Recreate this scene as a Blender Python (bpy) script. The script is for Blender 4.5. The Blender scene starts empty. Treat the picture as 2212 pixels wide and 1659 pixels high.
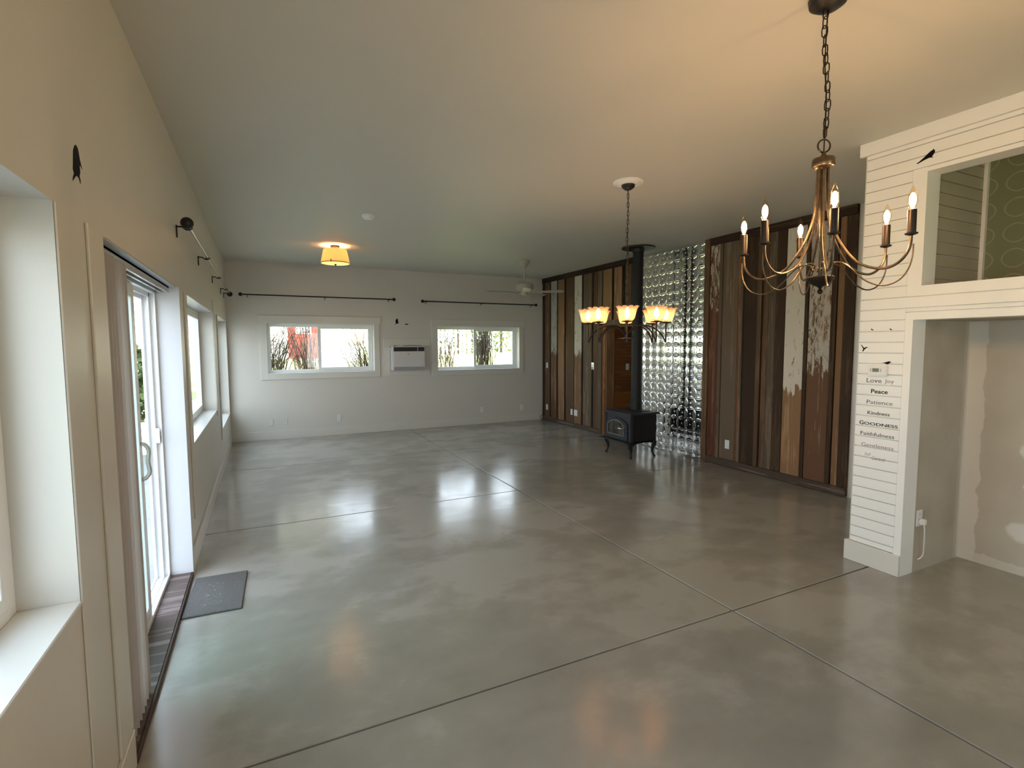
import bpy, bmesh, math, random
from mathutils import Vector, Matrix
R = math.radians
PI = math.pi
random.seed(7)
C = bpy.context.scene
COL = C.collection

# ------------------------------------------------------------------ camera
cam_d = bpy.data.cameras.new('camera')
cam = bpy.data.objects.new('camera', cam_d)
COL.objects.link(cam)
C.camera = cam
cam_d.sensor_fit = 'HORIZONTAL'
cam_d.sensor_width = 36.0
cam_d.lens = 36.0 * 1107.66 / 2212.0
cam_d.clip_start = 0.03
cam_d.clip_end = 300
_r = Vector((0.89887215, -0.43819073, -0.00421353))
_u = Vector((0.03675411, 0.06580628, 0.99715529))
_f = Vector((0.43666692, 0.89646998, -0.07525674))
M = Matrix.Identity(4)
for i in range(3):
    M[i][0], M[i][1], M[i][2] = _r[i], _u[i], -_f[i]
M[0][3], M[1][3], M[2][3] = 0.50206, 0.0, 1.6
cam.matrix_world = M

# ------------------------------------------------------------------ world, sun, window portals, exposure
W_ = bpy.data.worlds.new('sky')
C.world = W_
W_.use_nodes = True
nt = W_.node_tree
nt.nodes.clear()
wo = nt.nodes.new('ShaderNodeOutputWorld')
bg = nt.nodes.new('ShaderNodeBackground')
tc = nt.nodes.new('ShaderNodeTexCoord')
sp = nt.nodes.new('ShaderNodeSeparateXYZ')
rp = nt.nodes.new('ShaderNodeValToRGB')
rp.color_ramp.elements[0].position = 0.0
rp.color_ramp.elements[0].color = (0.90, 0.965, 1.04, 1)
rp.color_ramp.elements[1].position = 0.9
rp.color_ramp.elements[1].color = (0.66, 0.82, 1.04, 1)
nt.links.new(tc.outputs['Generated'], sp.inputs[0])
nt.links.new(sp.outputs['Z'], rp.inputs[0])
nt.links.new(rp.outputs[0], bg.inputs[0])
bg.inputs[1].default_value = 5.3
nt.links.new(bg.outputs[0], wo.inputs[0])

sun_d = bpy.data.lights.new('sun', 'SUN')
sun_d.energy = 24.0
sun_d.angle = R(0.6)
sun_d.color = (1.0, 0.93, 0.82)
sun = bpy.data.objects.new('sun', sun_d)
COL.objects.link(sun)
sun.rotation_euler = Vector((-0.58, 0.45, -0.75)).to_track_quat('-Z', 'Y').to_euler()

# sampling guides only: a portal emits nothing, it tells the renderer where the sky comes in
def portal(cx, cy, cz, w, h, direction):
    d = bpy.data.lights.new('window_portal', 'AREA')
    d.shape = 'RECTANGLE'; d.size = w; d.size_y = h
    d.cycles.is_portal = True
    o = bpy.data.objects.new('window_portal', d); COL.objects.link(o)
    o.location = (cx, cy, cz)
    o.rotation_euler = Vector(direction).to_track_quat('-Z', 'Y').to_euler()

vs = C.view_settings
vs.view_transform = 'Standard'
vs.look = 'None'
vs.exposure = 0.16
vs.gamma = 1.0
vs.use_curve_mapping = False
C.cycles.use_denoising = True
C.cycles.max_bounces = 10
C.cycles.diffuse_bounces = 6
C.cycles.glossy_bounces = 4
C.cycles.transparent_max_bounces = 16
C.cycles.transmission_bounces = 6
C.cycles.sample_clamp_indirect = 8.0
C.cycles.caustics_reflective = False
C.cycles.caustics_refractive = False
# the room's lamps: radiance of the glowing filaments
CANDLE_GLOW = 680.0
SHADE_GLOW = 52.0
DRUM_GLOW = 185.0

# ------------------------------------------------------------------ sizes (metres)
L, WX, H, WC = 9.632, 5.932, 3.002, 4.385
CH1 = Vector((2.645, 1.411, 0))
CH2 = Vector((3.40, 3.642, 0))

# ------------------------------------------------------------------ materials
def nodes_of(name):
    m = bpy.data.materials.new(name)
    m.use_nodes = True
    t = m.node_tree
    return m, t, t.nodes['Principled BSDF']

def N(t, kind, **kw):
    n = t.nodes.new(kind)
    for k, v in kw.items():
        if k.startswith('i_'):
            n.inputs[k[2:].replace('_', ' ')].default_value = v
        else:
            setattr(n, k, v)
    return n

def c4(c):
    return (c[0], c[1], c[2], 1.0)

def mat(name, col, rough=0.5, metal=0.0, col2=None, scale=6.0, stretch=(1, 1, 1), bump=0.0, bscale=60.0,
        coat=0.0, emit=None, estr=0.0, spec=0.5, rvar=0.0, detail=5.0, lo=0.35, hi=0.65):
    m, t, b = nodes_of(name)
    b.inputs['Base Color'].default_value = c4(col)
    b.inputs['Roughness'].default_value = rough
    b.inputs['Metallic'].default_value = metal
    b.inputs['Specular IOR Level'].default_value = spec
    b.inputs['Coat Weight'].default_value = coat
    if emit:
        b.inputs['Emission Color'].default_value = c4(emit)
        b.inputs['Emission Strength'].default_value = estr
    tco = N(t, 'ShaderNodeTexCoord')
    mp = N(t, 'ShaderNodeMapping')
    mp.inputs['Scale'].default_value = stretch
    t.links.new(tco.outputs['Object'], mp.inputs[0])
    if col2 or rvar:
        nz = N(t, 'ShaderNodeTexNoise', i_Scale=scale, i_Detail=detail, i_Roughness=0.6)
        t.links.new(mp.outputs[0], nz.inputs['Vector'])
        r = N(t, 'ShaderNodeValToRGB')
        r.color_ramp.elements[0].position = lo
        r.color_ramp.elements[1].position = hi
        r.color_ramp.elements[0].color = c4(col)
        r.color_ramp.elements[1].color = c4(col2 or col)
        t.links.new(nz.outputs['Fac'], r.inputs[0])
        if col2:
            t.links.new(r.outputs[0], b.inputs['Base Color'])
        if rvar:
            mr = N(t, 'ShaderNodeMapRange')
            mr.inputs['To Min'].default_value = rough - rvar
            mr.inputs['To Max'].default_value = rough + rvar
            mr.inputs['From Min'].default_value = 0.3
            mr.inputs['From Max'].default_value = 0.7
            t.links.new(nz.outputs['Fac'], mr.inputs[0])
            t.links.new(mr.outputs[0], b.inputs['Roughness'])
    if bump:
        n2 = N(t, 'ShaderNodeTexNoise', i_Scale=bscale, i_Detail=3.0)
        t.links.new(mp.outputs[0], n2.inputs['Vector'])
        bp = N(t, 'ShaderNodeBump')
        bp.inputs['Strength'].default_value = bump
        bp.inputs['Distance'].default_value = 0.004
        t.links.new(n2.outputs['Fac'], bp.inputs['Height'])
        t.links.new(bp.outputs[0], b.inputs['Normal'])
    return m

def wood(name, dark, light, rough=0.75, axis=2, paint=None, paint_edge=1.0, paint_amt=0.5, paint_soft=0.12, knots=True):
    """weathered board: grain stretched along AXIS, one random offset per board, flaking paint above PAINT_EDGE"""
    m, t, b = nodes_of(name)
    b.inputs['Roughness'].default_value = rough
    b.inputs['Specular IOR Level'].default_value = 0.25
    tco = N(t, 'ShaderNodeTexCoord')
    oi = N(t, 'ShaderNodeObjectInfo')
    off = N(t, 'ShaderNodeMath', operation='MULTIPLY')
    off.inputs[1].default_value = 37.0
    t.links.new(oi.outputs['Random'], off.inputs[0])
    def noise(sc, detail, dist=0.0, rgh=0.6):
        mp = N(t, 'ShaderNodeMapping')
        mp.inputs['Scale'].default_value = sc
        t.links.new(tco.outputs['Object'], mp.inputs[0])
        n = N(t, 'ShaderNodeTexNoise', noise_dimensions='4D', i_Scale=1.0, i_Detail=detail, i_Distortion=dist, i_Roughness=rgh)
        t.links.new(mp.outputs[0], n.inputs['Vector'])
        t.links.new(off.outputs[0], n.inputs['W'])
        return n.outputs['Fac']
    s1 = [16, 16, 16]; s1[axis] = 0.45
    s2 = [130, 130, 130]; s2[axis] = 1.6
    s3 = [3, 3, 3]; s3[axis] = 1.3
    a = noise(s1, 6, 0.8)
    f = noise(s2, 4, 0.2)
    g = noise(s3, 3, 0.0)
    mx = N(t, 'ShaderNodeMath', operation='MULTIPLY_ADD')
    mx.inputs[1].default_value = 0.42
    t.links.new(f, mx.inputs[0]); t.links.new(a, mx.inputs[2])
    mx2 = N(t, 'ShaderNodeMath', operation='MULTIPLY_ADD')
    mx2.inputs[1].default_value = 0.6
    t.links.new(g, mx2.inputs[0]); t.links.new(mx.outputs[0], mx2.inputs[2])
    r = N(t, 'ShaderNodeValToRGB')
    r.color_ramp.elements[0].position = 0.78
    r.color_ramp.elements[0].color = c4([x * 0.55 for x in dark])
    r.color_ramp.elements[1].position = 1.32
    r.color_ramp.elements[1].color = c4(light)
    e = r.color_ramp.elements.new(1.0); e.color = c4(dark)
    mr0 = N(t, 'ShaderNodeMapRange')
    mr0.inputs['From Max'].default_value = 2.15
    t.links.new(mx2.outputs[0], mr0.inputs[0])
    for el in r.color_ramp.elements:
        el.position = min(1.0, (el.position - 0.06) / 2.15)
    t.links.new(mr0.outputs[0], r.inputs[0])
    col = r.outputs[0]
    if knots:
        kn = noise((7, 7, 2.6) if axis == 2 else ((2.6, 7, 7) if axis == 0 else (7, 2.6, 7)), 1.0)
        kr = N(t, 'ShaderNodeMapRange')
        kr.inputs['From Min'].default_value = 0.70
        kr.inputs['From Max'].default_value = 0.78
        t.links.new(kn, kr.inputs[0])
        km = N(t, 'ShaderNodeMix', data_type='RGBA')
        km.inputs[7].default_value = c4([x * 0.3 for x in dark])
        t.links.new(kr.outputs[0], km.inputs[0]); t.links.new(col, km.inputs[6])
        col = km.outputs[2]
    bumpsrc = mx.outputs[0]
    if paint:
        sx = N(t, 'ShaderNodeSeparateXYZ')
        t.links.new(tco.outputs['Object'], sx.inputs[0])
        pn = noise((26, 26, 7), 9, 0.6, 0.75)
        pl = noise((30, 30, 2.0), 2, 0.0)
        # height above the ragged lower edge of the paint, plus flakes fallen off
        h = N(t, 'ShaderNodeMath', operation='SUBTRACT'); h.inputs[1].default_value = paint_edge
        t.links.new(sx.outputs['Z'], h.inputs[0])
        hh = N(t, 'ShaderNodeMath', operation='MULTIPLY_ADD'); hh.inputs[1].default_value = 0.45; hh.inputs[2].default_value = -0.225
        t.links.new(pl, hh.inputs[0])
        ha = N(t, 'ShaderNodeMath', operation='ADD')
        t.links.new(h.outputs[0], ha.inputs[0]); t.links.new(hh.outputs[0], ha.inputs[1])
        hm = N(t, 'ShaderNodeMapRange')
        hm.inputs['From Min'].default_value = -paint_soft; hm.inputs['From Max'].default_value = paint_soft
        hm.inputs['To Min'].default_value = -0.6; hm.inputs['To Max'].default_value = 0.0
        t.links.new(ha.outputs[0], hm.inputs[0])
        pa = N(t, 'ShaderNodeMath', operation='ADD')
        t.links.new(pn, pa.inputs[0]); t.links.new(hm.outputs[0], pa.inputs[1])
        pr = N(t, 'ShaderNodeMapRange')
        pr.inputs['From Min'].default_value = paint_amt - 0.03; pr.inputs['From Max'].default_value = paint_amt + 0.03
        t.links.new(pa.outputs[0], pr.inputs[0])
        pm = N(t, 'ShaderNodeMix', data_type='RGBA')
        pm.inputs[7].default_value = c4(paint)
        t.links.new(pr.outputs[0], pm.inputs[0]); t.links.new(col, pm.inputs[6])
        col = pm.outputs[2]
        bs = N(t, 'ShaderNodeMath', operation='MULTIPLY_ADD'); bs.inputs[1].default_value = 0.5
        t.links.new(pr.outputs[0], bs.inputs[0]); t.links.new(bumpsrc, bs.inputs[2])
        bumpsrc = bs.outputs[0]
    vm = N(t, 'ShaderNodeMapRange')
    vm.inputs['To Min'].default_value = 0.78; vm.inputs['To Max'].default_value = 1.22
    t.links.new(oi.outputs['Random'], vm.inputs[0])
    hs = N(t, 'ShaderNodeHueSaturation')
    t.links.new(vm.outputs[0], hs.inputs['Value']); t.links.new(col, hs.inputs['Color'])
    t.links.new(hs.outputs[0], b.inputs['Base Color'])
    bp = N(t, 'ShaderNodeBump')
    bp.inputs['Strength'].default_value = 0.5; bp.inputs['Distance'].default_value = 0.004
    t.links.new(bumpsrc, bp.inputs['Height']); t.links.new(bp.outputs[0], b.inputs['Normal'])
    return m

def glass_pane(name, tint=(1, 1, 1)):
    m = bpy.data.materials.new(name); m.use_nodes = True
    t = m.node_tree; t.nodes.clear()
    o = N(t, 'ShaderNodeOutputMaterial'); mx = N(t, 'ShaderNodeMixShader')
    tr = N(t, 'ShaderNodeBsdfTransparent'); gl = N(t, 'ShaderNodeBsdfGlossy'); lw = N(t, 'ShaderNodeLayerWeight', i_Blend=0.5)
    pw = N(t, 'ShaderNodeMath', operation='POWER'); pw.inputs[1].default_value = 5.0
    fr = N(t, 'ShaderNodeMath', operation='MULTIPLY_ADD'); fr.inputs[1].default_value = 0.55; fr.inputs[2].default_value = 0.035
    t.links.new(lw.outputs['Facing'], pw.inputs[0]); t.links.new(pw.outputs[0], fr.inputs[0])
    tr.inputs[0].default_value = c4(tint); gl.inputs['Roughness'].default_value = 0.02
    t.links.new(fr.outputs[0], mx.inputs[0]); t.links.new(tr.outputs[0], mx.inputs[1]); t.links.new(gl.outputs[0], mx.inputs[2])
    t.links.new(mx.outputs[0], o.inputs[0])
    return m

def shade_mat(name, col, trans=0.6, clear=0.0, gloss=0.1, rough=0.2):
    m = bpy.data.materials.new(name); m.use_nodes = True
    t = m.node_tree; t.nodes.clear()
    o = N(t, 'ShaderNodeOutputMaterial')
    df = N(t, 'ShaderNodeBsdfDiffuse'); tl = N(t, 'ShaderNodeBsdfTranslucent'); tp = N(t, 'ShaderNodeBsdfTransparent'); gl = N(t, 'ShaderNodeBsdfGlossy')
    for s in (df, tl, tp):
        s.inputs[0].default_value = c4(col)
    gl.inputs['Roughness'].default_value = rough
    a = N(t, 'ShaderNodeMixShader'); a.inputs[0].default_value = trans
    t.links.new(df.outputs[0], a.inputs[1]); t.links.new(tl.outputs[0], a.inputs[2])
    bb = N(t, 'ShaderNodeMixShader'); bb.inputs[0].default_value = clear
    t.links.new(a.outputs[0], bb.inputs[1]); t.links.new(tp.outputs[0], bb.inputs[2])
    cc = N(t, 'ShaderNodeMixShader'); cc.inputs[0].default_value = gloss
    t.links.new(bb.outputs[0], cc.inputs[1]); t.links.new(gl.outputs[0], cc.inputs[2])
    t.links.new(cc.outputs[0], o.inputs[0])
    return m

def glow(name, col, s):
    m = bpy.data.materials.new(name); m.use_nodes = True
    t = m.node_tree; t.nodes.clear()
    o = N(t, 'ShaderNodeOutputMaterial'); e = N(t, 'ShaderNodeEmission')
    e.inputs[0].default_value = c4(col); e.inputs[1].default_value = s
    t.links.new(e.outputs[0], o.inputs[0])
    return m

def concrete_floor():
    m, t, b = nodes_of('polished_concrete')
    tco = N(t, 'ShaderNodeTexCoord')
    def noise(scale, stretch, detail=5, dist=0.0, rgh=0.6):
        mp = N(t, 'ShaderNodeMapping'); mp.inputs['Scale'].default_value = stretch
        t.links.new(tco.outputs['Object'], mp.inputs[0])
        n = N(t, 'ShaderNodeTexNoise', i_Scale=scale, i_Detail=detail, i_Distortion=dist, i_Roughness=rgh)
        t.links.new(mp.outputs[0], n.inputs['Vector']); return n.outputs['Fac']
    big = noise(0.7, (1, 1, 1), 4, 0.3, 0.5)
    mid = noise(2.4, (1, 1.3, 1), 8, 0.2, 0.6)
    fine = noise(160, (1, 1, 1), 2)
    ad = N(t, 'ShaderNodeMath', operation='MULTIPLY_ADD'); ad.inputs[1].default_value = 0.75
    t.links.new(mid, ad.inputs[0]); t.links.new(big, ad.inputs[2])
    ad2 = N(t, 'ShaderNodeMath', operation='MULTIPLY_ADD'); ad2.inputs[1].default_value = 0.12
    t.links.new(fine, ad2.inputs[0]); t.links.new(ad.outputs[0], ad2.inputs[2])
    r = N(t, 'ShaderNodeValToRGB')
    r.color_ramp.elements[0].position = 0.66; r.color_ramp.elements[0].color = c4((0.275, 0.256, 0.222))
    r.color_ramp.elements[1].position = 1.16; r.color_ramp.elements[1].color = c4((0.395, 0.370, 0.326))
    e = r.color_ramp.elements.new(0.90); e.color = c4((0.330, 0.308, 0.268))
    t.links.new(ad2.outputs[0], r.inputs[0]); t.links.new(r.outputs[0], b.inputs['Base Color'])
    mr = N(t, 'ShaderNodeMapRange'); mr.inputs['From Min'].default_value = 0.3; mr.inputs['From Max'].default_value = 0.7
    mr.inputs['To Min'].default_value = 0.13; mr.inputs['To Max'].default_value = 0.22
    t.links.new(mid, mr.inputs[0]); t.links.new(mr.outputs[0], b.inputs['Roughness'])
    b.inputs['Specular IOR Level'].default_value = 0.75
    rip = noise(5.0, (1, 2.0, 1), 3, 0.3)
    bp = N(t, 'ShaderNodeBump'); bp.inputs['Strength'].default_value = 0.05; bp.inputs['Distance'].default_value = 0.01
    t.links.new(rip, bp.inputs['Height']); t.links.new(bp.outputs[0], b.inputs['Normal'])
    return m

def drywall_niche():
    """unpainted grey drywall with white joint compound: taped corner, floor line and dabs"""
    m, t, b = nodes_of('unfinished_drywall')
    b.inputs['Roughness'].default_value = 0.9
    tco = N(t, 'ShaderNodeTexCoord')
    sx = N(t, 'ShaderNodeSeparateXYZ'); t.links.new(tco.outputs['Object'], sx.inputs[0])
    nz = N(t, 'ShaderNodeTexNoise', i_Scale=9.0, i_Detail=5.0)
    t.links.new(tco.outputs['Object'], nz.inputs['Vector'])
    cl = N(t, 'ShaderNodeTexNoise', i_Scale=3.0, i_Detail=4.0)
    t.links.new(tco.outputs['Object'], cl.inputs['Vector'])
    base = N(t, 'ShaderNodeValToRGB')
    base.color_ramp.elements[0].position = 0.35; base.color_ramp.elements[0].color = c4((0.42, 0.365, 0.285))
    base.color_ramp.elements[1].position = 0.68; base.color_ramp.elements[1].color = c4((0.51, 0.455, 0.365))
    t.links.new(cl.outputs['Fac'], base.inputs[0])
    col = base.outputs[0]
    def band(dist_out, width, wob):
        """1 where dist < width (edge wobbling by WOB)"""
        w = N(t, 'ShaderNodeMath', operation='MULTIPLY_ADD'); w.inputs[1].default_value = -wob
        t.links.new(nz.outputs['Fac'], w.inputs[0]); t.links.new(dist_out, w.inputs[2])
        r = N(t, 'ShaderNodeMapRange'); r.inputs['From Min'].default_value = width + 0.004 - wob * 0.5; r.inputs['From Max'].default_value = width - 0.004 - wob * 0.5
        t.links.new(w.outputs[0], r.inputs[0]); return r.outputs[0]
    def absdist(o, v):
        s = N(t, 'ShaderNodeMath', operation='SUBTRACT'); s.inputs[1].default_value = v; t.links.new(o, s.inputs[0])
        a = N(t, 'ShaderNodeMath', operation='ABSOLUTE'); t.links.new(s.outputs[0], a.inputs[0]); return a.outputs[0]
    def layer(col, fac, c, amt):
        mm = N(t, 'ShaderNodeMath', operation='MULTIPLY'); mm.inputs[1].default_value = amt; t.links.new(fac, mm.inputs[0])
        x = N(t, 'ShaderNodeMix', data_type='RGBA'); x.inputs[7].default_value = c4(c)
        t.links.new(mm.outputs[0], x.inputs[0]); t.links.new(col, x.inputs[6]); return x.outputs[2]
    mud = (0.70, 0.655, 0.57)
    on_back = N(t, 'ShaderNodeMath', operation='GREATER_THAN'); on_back.inputs[1].default_value = 5.12
    t.links.new(sx.outputs['X'], on_back.inputs[0])
    def mul(a, b_):
        x = N(t, 'ShaderNodeMath', operation='MULTIPLY'); t.links.new(a, x.inputs[0]); t.links.new(b_, x.inputs[1]); return x.outputs[0]
    col = layer(col, mul(band(absdist(sx.outputs['Y'], 1.907), 0.10, 0.07), on_back.outputs[0]), mud, 0.85)
    col = layer(col, band(absdist(sx.outputs['X'], 5.15), 0.07, 0.05), mud, 0.3)
    col = layer(col, mul(band(sx.outputs['Z'], 0.07, 0.09), on_back.outputs[0]), mud, 0.75)
    for (py, pz, ry, rz) in ((1.545, 0.30, 0.09, 0.075), (1.53, 0.62, 0.04, 0.03), (1.52, 0.86, 0.075, 0.075), (1.51, 1.06, 0.06, 0.06), (1.50, 1.28, 0.07, 0.05), (1.50, 1.5, 0.05, 0.04), (1.1, 0.4, 0.1, 0.07), (1.1, 1.0, 0.07, 0.07)):
        a = N(t, 'ShaderNodeMath', operation='DIVIDE'); a.inputs[1].default_value = ry; t.links.new(absdist(sx.outputs['Y'], py), a.inputs[0])
        c = N(t, 'ShaderNodeMath', operation='DIVIDE'); c.inputs[1].default_value = rz; t.links.new(absdist(sx.outputs['Z'], pz), c.inputs[0])
        a2 = N(t, 'ShaderNodeMath', operation='POWER'); a2.inputs[1].default_value = 2; t.links.new(a.outputs[0], a2.inputs[0])
        c2 = N(t, 'ShaderNodeMath', operation='POWER'); c2.inputs[1].default_value = 2; t.links.new(c.outputs[0], c2.inputs[0])
        s = N(t, 'ShaderNodeMath', operation='ADD'); t.links.new(a2.outputs[0], s.inputs[0]); t.links.new(c2.outputs[0], s.inputs[1])
        w = N(t, 'ShaderNodeMath', operation='MULTIPLY_ADD'); w.inputs[1].default_value = 1.6; t.links.new(nz.outputs['Fac'], w.inputs[0]); t.links.new(s.outputs[0], w.inputs[2])
        r = N(t, 'ShaderNodeMapRange'); r.inputs['From Min'].default_value = 1.95; r.inputs['From Max'].default_value = 1.45
        t.links.new(w.outputs[0], r.inputs[0])
        col = layer(col, mul(r.outputs[0], on_back.outputs[0]), (0.74, 0.72, 0.67), 0.9)
    t.links.new(col, b.inputs['Base Color'])
    return m

def wallpaper():
    """sage wallpaper with a pale ogee lattice"""
    m, t, b = nodes_of('lattice_wallpaper')
    b.inputs['Roughness'].default_value = 0.8
    tco = N(t, 'ShaderNodeTexCoord'); sx = N(t, 'ShaderNodeSeparateXYZ'); t.links.new(tco.outputs['Object'], sx.inputs[0])
    def cosw(o, period, phase):
        a = N(t, 'ShaderNodeMath', operation='MULTIPLY_ADD'); a.inputs[1].default_value = 2 * PI / period; a.inputs[2].default_value = phase
        t.links.new(o, a.inputs[0]); c = N(t, 'ShaderNodeMath', operation='COSINE'); t.links.new(a.outputs[0], c.inputs[0]); return c.outputs[0]
    cu = cosw(sx.outputs['Y'], 0.186, -2 * PI * 1.71 / 0.186)
    cv = cosw(sx.outputs['Z'], 0.172, -2 * PI * 2.36 / 0.172)
    s = N(t, 'ShaderNodeMath', operation='ADD'); t.links.new(cu, s.inputs[0]); t.links.new(cv, s.inputs[1])
    p = N(t, 'ShaderNodeMath', operation='MULTIPLY'); t.links.new(cu, p.inputs[0]); t.links.new(cv, p.inputs[1])
    q = N(t, 'ShaderNodeMath', operation='MULTIPLY_ADD'); q.inputs[1].default_value = 0.5; t.links.new(p.outputs[0], q.inputs[0]); t.links.new(s.outputs[0], q.inputs[2])
    a = N(t, 'ShaderNodeMath', operation='ABSOLUTE'); t.links.new(q.outputs[0], a.inputs[0])
    d = N(t, 'ShaderNodeMath', operation='SUBTRACT'); d.inputs[1].default_value = 0.085; t.links.new(a.outputs[0], d.inputs[0])
    e = N(t, 'ShaderNodeMath', operation='ABSOLUTE'); t.links.new(d.outputs[0], e.inputs[0])
    r = N(t, 'ShaderNodeMapRange'); r.inputs['From Min'].default_value = 0.095; r.inputs['From Max'].default_value = 0.035
    t.links.new(e.outputs[0], r.inputs[0])
    x = N(t, 'ShaderNodeMix', data_type='RGBA'); x.inputs[6].default_value = c4((0.205, 0.225, 0.135)); x.inputs[7].default_value = c4((0.36, 0.355, 0.25))
    t.links.new(r.outputs[0], x.inputs[0]); t.links.new(x.outputs[2], b.inputs['Base Color'])
    return m

def doormat_mat():
    """charcoal loop mat, its printed motif worn to faint scratches"""
    m, t, b = nodes_of('doormat_pile')
    b.inputs['Roughness'].default_value = 0.95
    tco = N(t, 'ShaderNodeTexCoord')
    nz = N(t, 'ShaderNodeTexNoise', i_Scale=260.0, i_Detail=2.0); t.links.new(tco.outputs['Object'], nz.inputs['Vector'])
    r = N(t, 'ShaderNodeValToRGB')
    r.color_ramp.elements[0].position = 0.35; r.color_ramp.elements[0].color = c4((0.07, 0.067, 0.062))
    r.color_ramp.elements[1].position = 0.7; r.color_ramp.elements[1].color = c4((0.20, 0.19, 0.18))
    t.links.new(nz.outputs['Fac'], r.inputs[0])
    mp = N(t, 'ShaderNodeMapping'); mp.inputs['Scale'].default_value = (40, 90, 1); t.links.new(tco.outputs['Object'], mp.inputs[0])
    wn = N(t, 'ShaderNodeTexNoise', i_Scale=1.0, i_Detail=3.0, i_Distortion=1.5); t.links.new(mp.outputs[0], wn.inputs['Vector'])
    wr = N(t, 'ShaderNodeMapRange'); wr.inputs['From Min'].default_value = 0.60; wr.inputs['From Max'].default_value = 0.68; wr.inputs['To Max'].default_value = 0.7
    t.links.new(wn.outputs['Fac'], wr.inputs[0])
    sx = N(t, 'ShaderNodeSeparateXYZ'); t.links.new(tco.outputs['Object'], sx.inputs[0])
    def inside(o, lo, hi):
        a = N(t, 'ShaderNodeMath', operation='GREATER_THAN'); a.inputs[1].default_value = lo; t.links.new(o, a.inputs[0])
        c = N(t, 'ShaderNodeMath', operation='LESS_THAN'); c.inputs[1].default_value = hi; t.links.new(o, c.inputs[0])
        d = N(t, 'ShaderNodeMath', operation='MULTIPLY'); t.links.new(a.outputs[0], d.inputs[0]); t.links.new(c.outputs[0], d.inputs[1]); return d.outputs[0]
    k = N(t, 'ShaderNodeMath', operation='MULTIPLY'); t.links.new(inside(sx.outputs['X'], -0.07, 0.03), k.inputs[0]); t.links.new(inside(sx.outputs['Y'], -0.19, 0.16), k.inputs[1])
    k2 = N(t, 'ShaderNodeMath', operation='MULTIPLY'); t.links.new(k.outputs[0], k2.inputs[0]); t.links.new(wr.outputs[0], k2.inputs[1])
    x = N(t, 'ShaderNodeMix', data_type='RGBA'); x.inputs[7].default_value = c4((0.45, 0.44, 0.42))
    t.links.new(k2.outputs[0], x.inputs[0]); t.links.new(r.outputs[0], x.inputs[6]); t.links.new(x.outputs[2], b.inputs['Base Color'])
    bp = N(t, 'ShaderNodeBump'); bp.inputs['Strength'].default_value = 0.8; bp.inputs['Distance'].default_value = 0.004
    t.links.new(nz.outputs['Fac'], bp.inputs['Height']); t.links.new(bp.outputs[0], b.inputs['Normal'])
    return m

PAINT = mat('wall_paint', (0.66, 0.635, 0.575), 0.36, bump=0.08, bscale=220, col2=(0.68, 0.655, 0.595), scale=1.2)
CEIL = mat('ceiling_paint', (0.63, 0.61, 0.555), 0.55, bump=0.06, bscale=180)
GLOSS = mat('trim_paint', (0.70, 0.68, 0.62), 0.28)
WHITE = mat('white_trim_paint', (0.90, 0.895, 0.87), 0.4, bump=0.05, bscale=120)
LOFTSHADE = mat('loft_shaded_paint', (0.46, 0.415, 0.32), 0.5)  # plank colour darkened, the loft's shade is painted in
VINYL = mat('white_vinyl', (0.82, 0.83, 0.83), 0.3)
BLIND = mat('blind_vinyl', (0.60, 0.52, 0.47), 0.35)
JAMB = mat('jamb_white', (0.64, 0.66, 0.68), 0.5, col2=(0.60, 0.62, 0.64), scale=8, lo=0.3, hi=0.4)
FLOOR = concrete_floor()
SUBFLOOR = mat('joint_dirt', (0.035, 0.028, 0.022), 0.9)
NICHE = drywall_niche()
PAPER = wallpaper()
MATM = doormat_mat()
GLASS = glass_pane('window_glass', (0.97, 0.99, 0.98))
GREENGLASS = glass_pane('door_glass', (0.87, 0.95, 0.93))
BULBGLASS = glass_pane('bulb_glass', (1.0, 0.90, 0.74))
TIN = mat('pressed_tin', (0.80, 0.80, 0.80), 0.13, 1.0)
STEEL = mat('chrome', (0.75, 0.75, 0.76), 0.12, 1.0)
IRON = mat('cast_iron', (0.012, 0.012, 0.013), 0.55, 0.0, bump=0.2, bscale=150, spec=0.35)
IRONFACE = mat('stove_enamel', (0.03, 0.033, 0.04), 0.45, spec=0.4)
STOVEGLASS = mat('stove_glass', (0.02, 0.018, 0.016), 0.06, col2=(0.10, 0.085, 0.07), scale=9)
BLACK = mat('black_metal', (0.008, 0.007, 0.007), 0.4, spec=0.4)
BRONZE = mat('aged_bronze', (0.16, 0.115, 0.075), 0.32, 0.85, col2=(0.07, 0.05, 0.035), scale=25)
DARKBRONZE = mat('dark_bronze', (0.035, 0.024, 0.018), 0.38, 0.7)
VINYLBLACK = mat('decal_black', (0.006, 0.005, 0.006), 0.6, spec=0.1)
VINYLGREY = mat('decal_grey', (0.10, 0.09, 0.08), 0.5)
PLASTIC = mat('white_plastic', (0.80, 0.80, 0.78), 0.35)
ACWHITE = mat('ac_plastic', (0.68, 0.655, 0.645), 0.4)
ACGREY = mat('ac_vent_grey', (0.40, 0.40, 0.39), 0.5)
DARKPLASTIC = mat('dark_plastic', (0.012, 0.010, 0.010), 0.35)
LCD = mat('lcd_screen', (0.13, 0.15, 0.10), 0.2)
FANPAINT = mat('fan_paint', (0.42, 0.385, 0.325), 0.4)
FABRIC = shade_mat('linen_shade', (0.78, 0.61, 0.42), 0.6, 0.0, 0.02, 0.5)
DIFF = shade_mat('lamp_diffuser', (0.95, 0.90, 0.72), 0.75, 0.0, 0.03, 0.3)
AMBER = shade_mat('amber_glass', (1.0, 0.76, 0.56), 0.5, 0.42, 0.16, 0.05)
F_CANDLE = glow('candle_filament', (1.0, 0.65, 0.35), CANDLE_GLOW)
F_SHADE = glow('shade_filament', (1.0, 0.68, 0.38), SHADE_GLOW)
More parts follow.
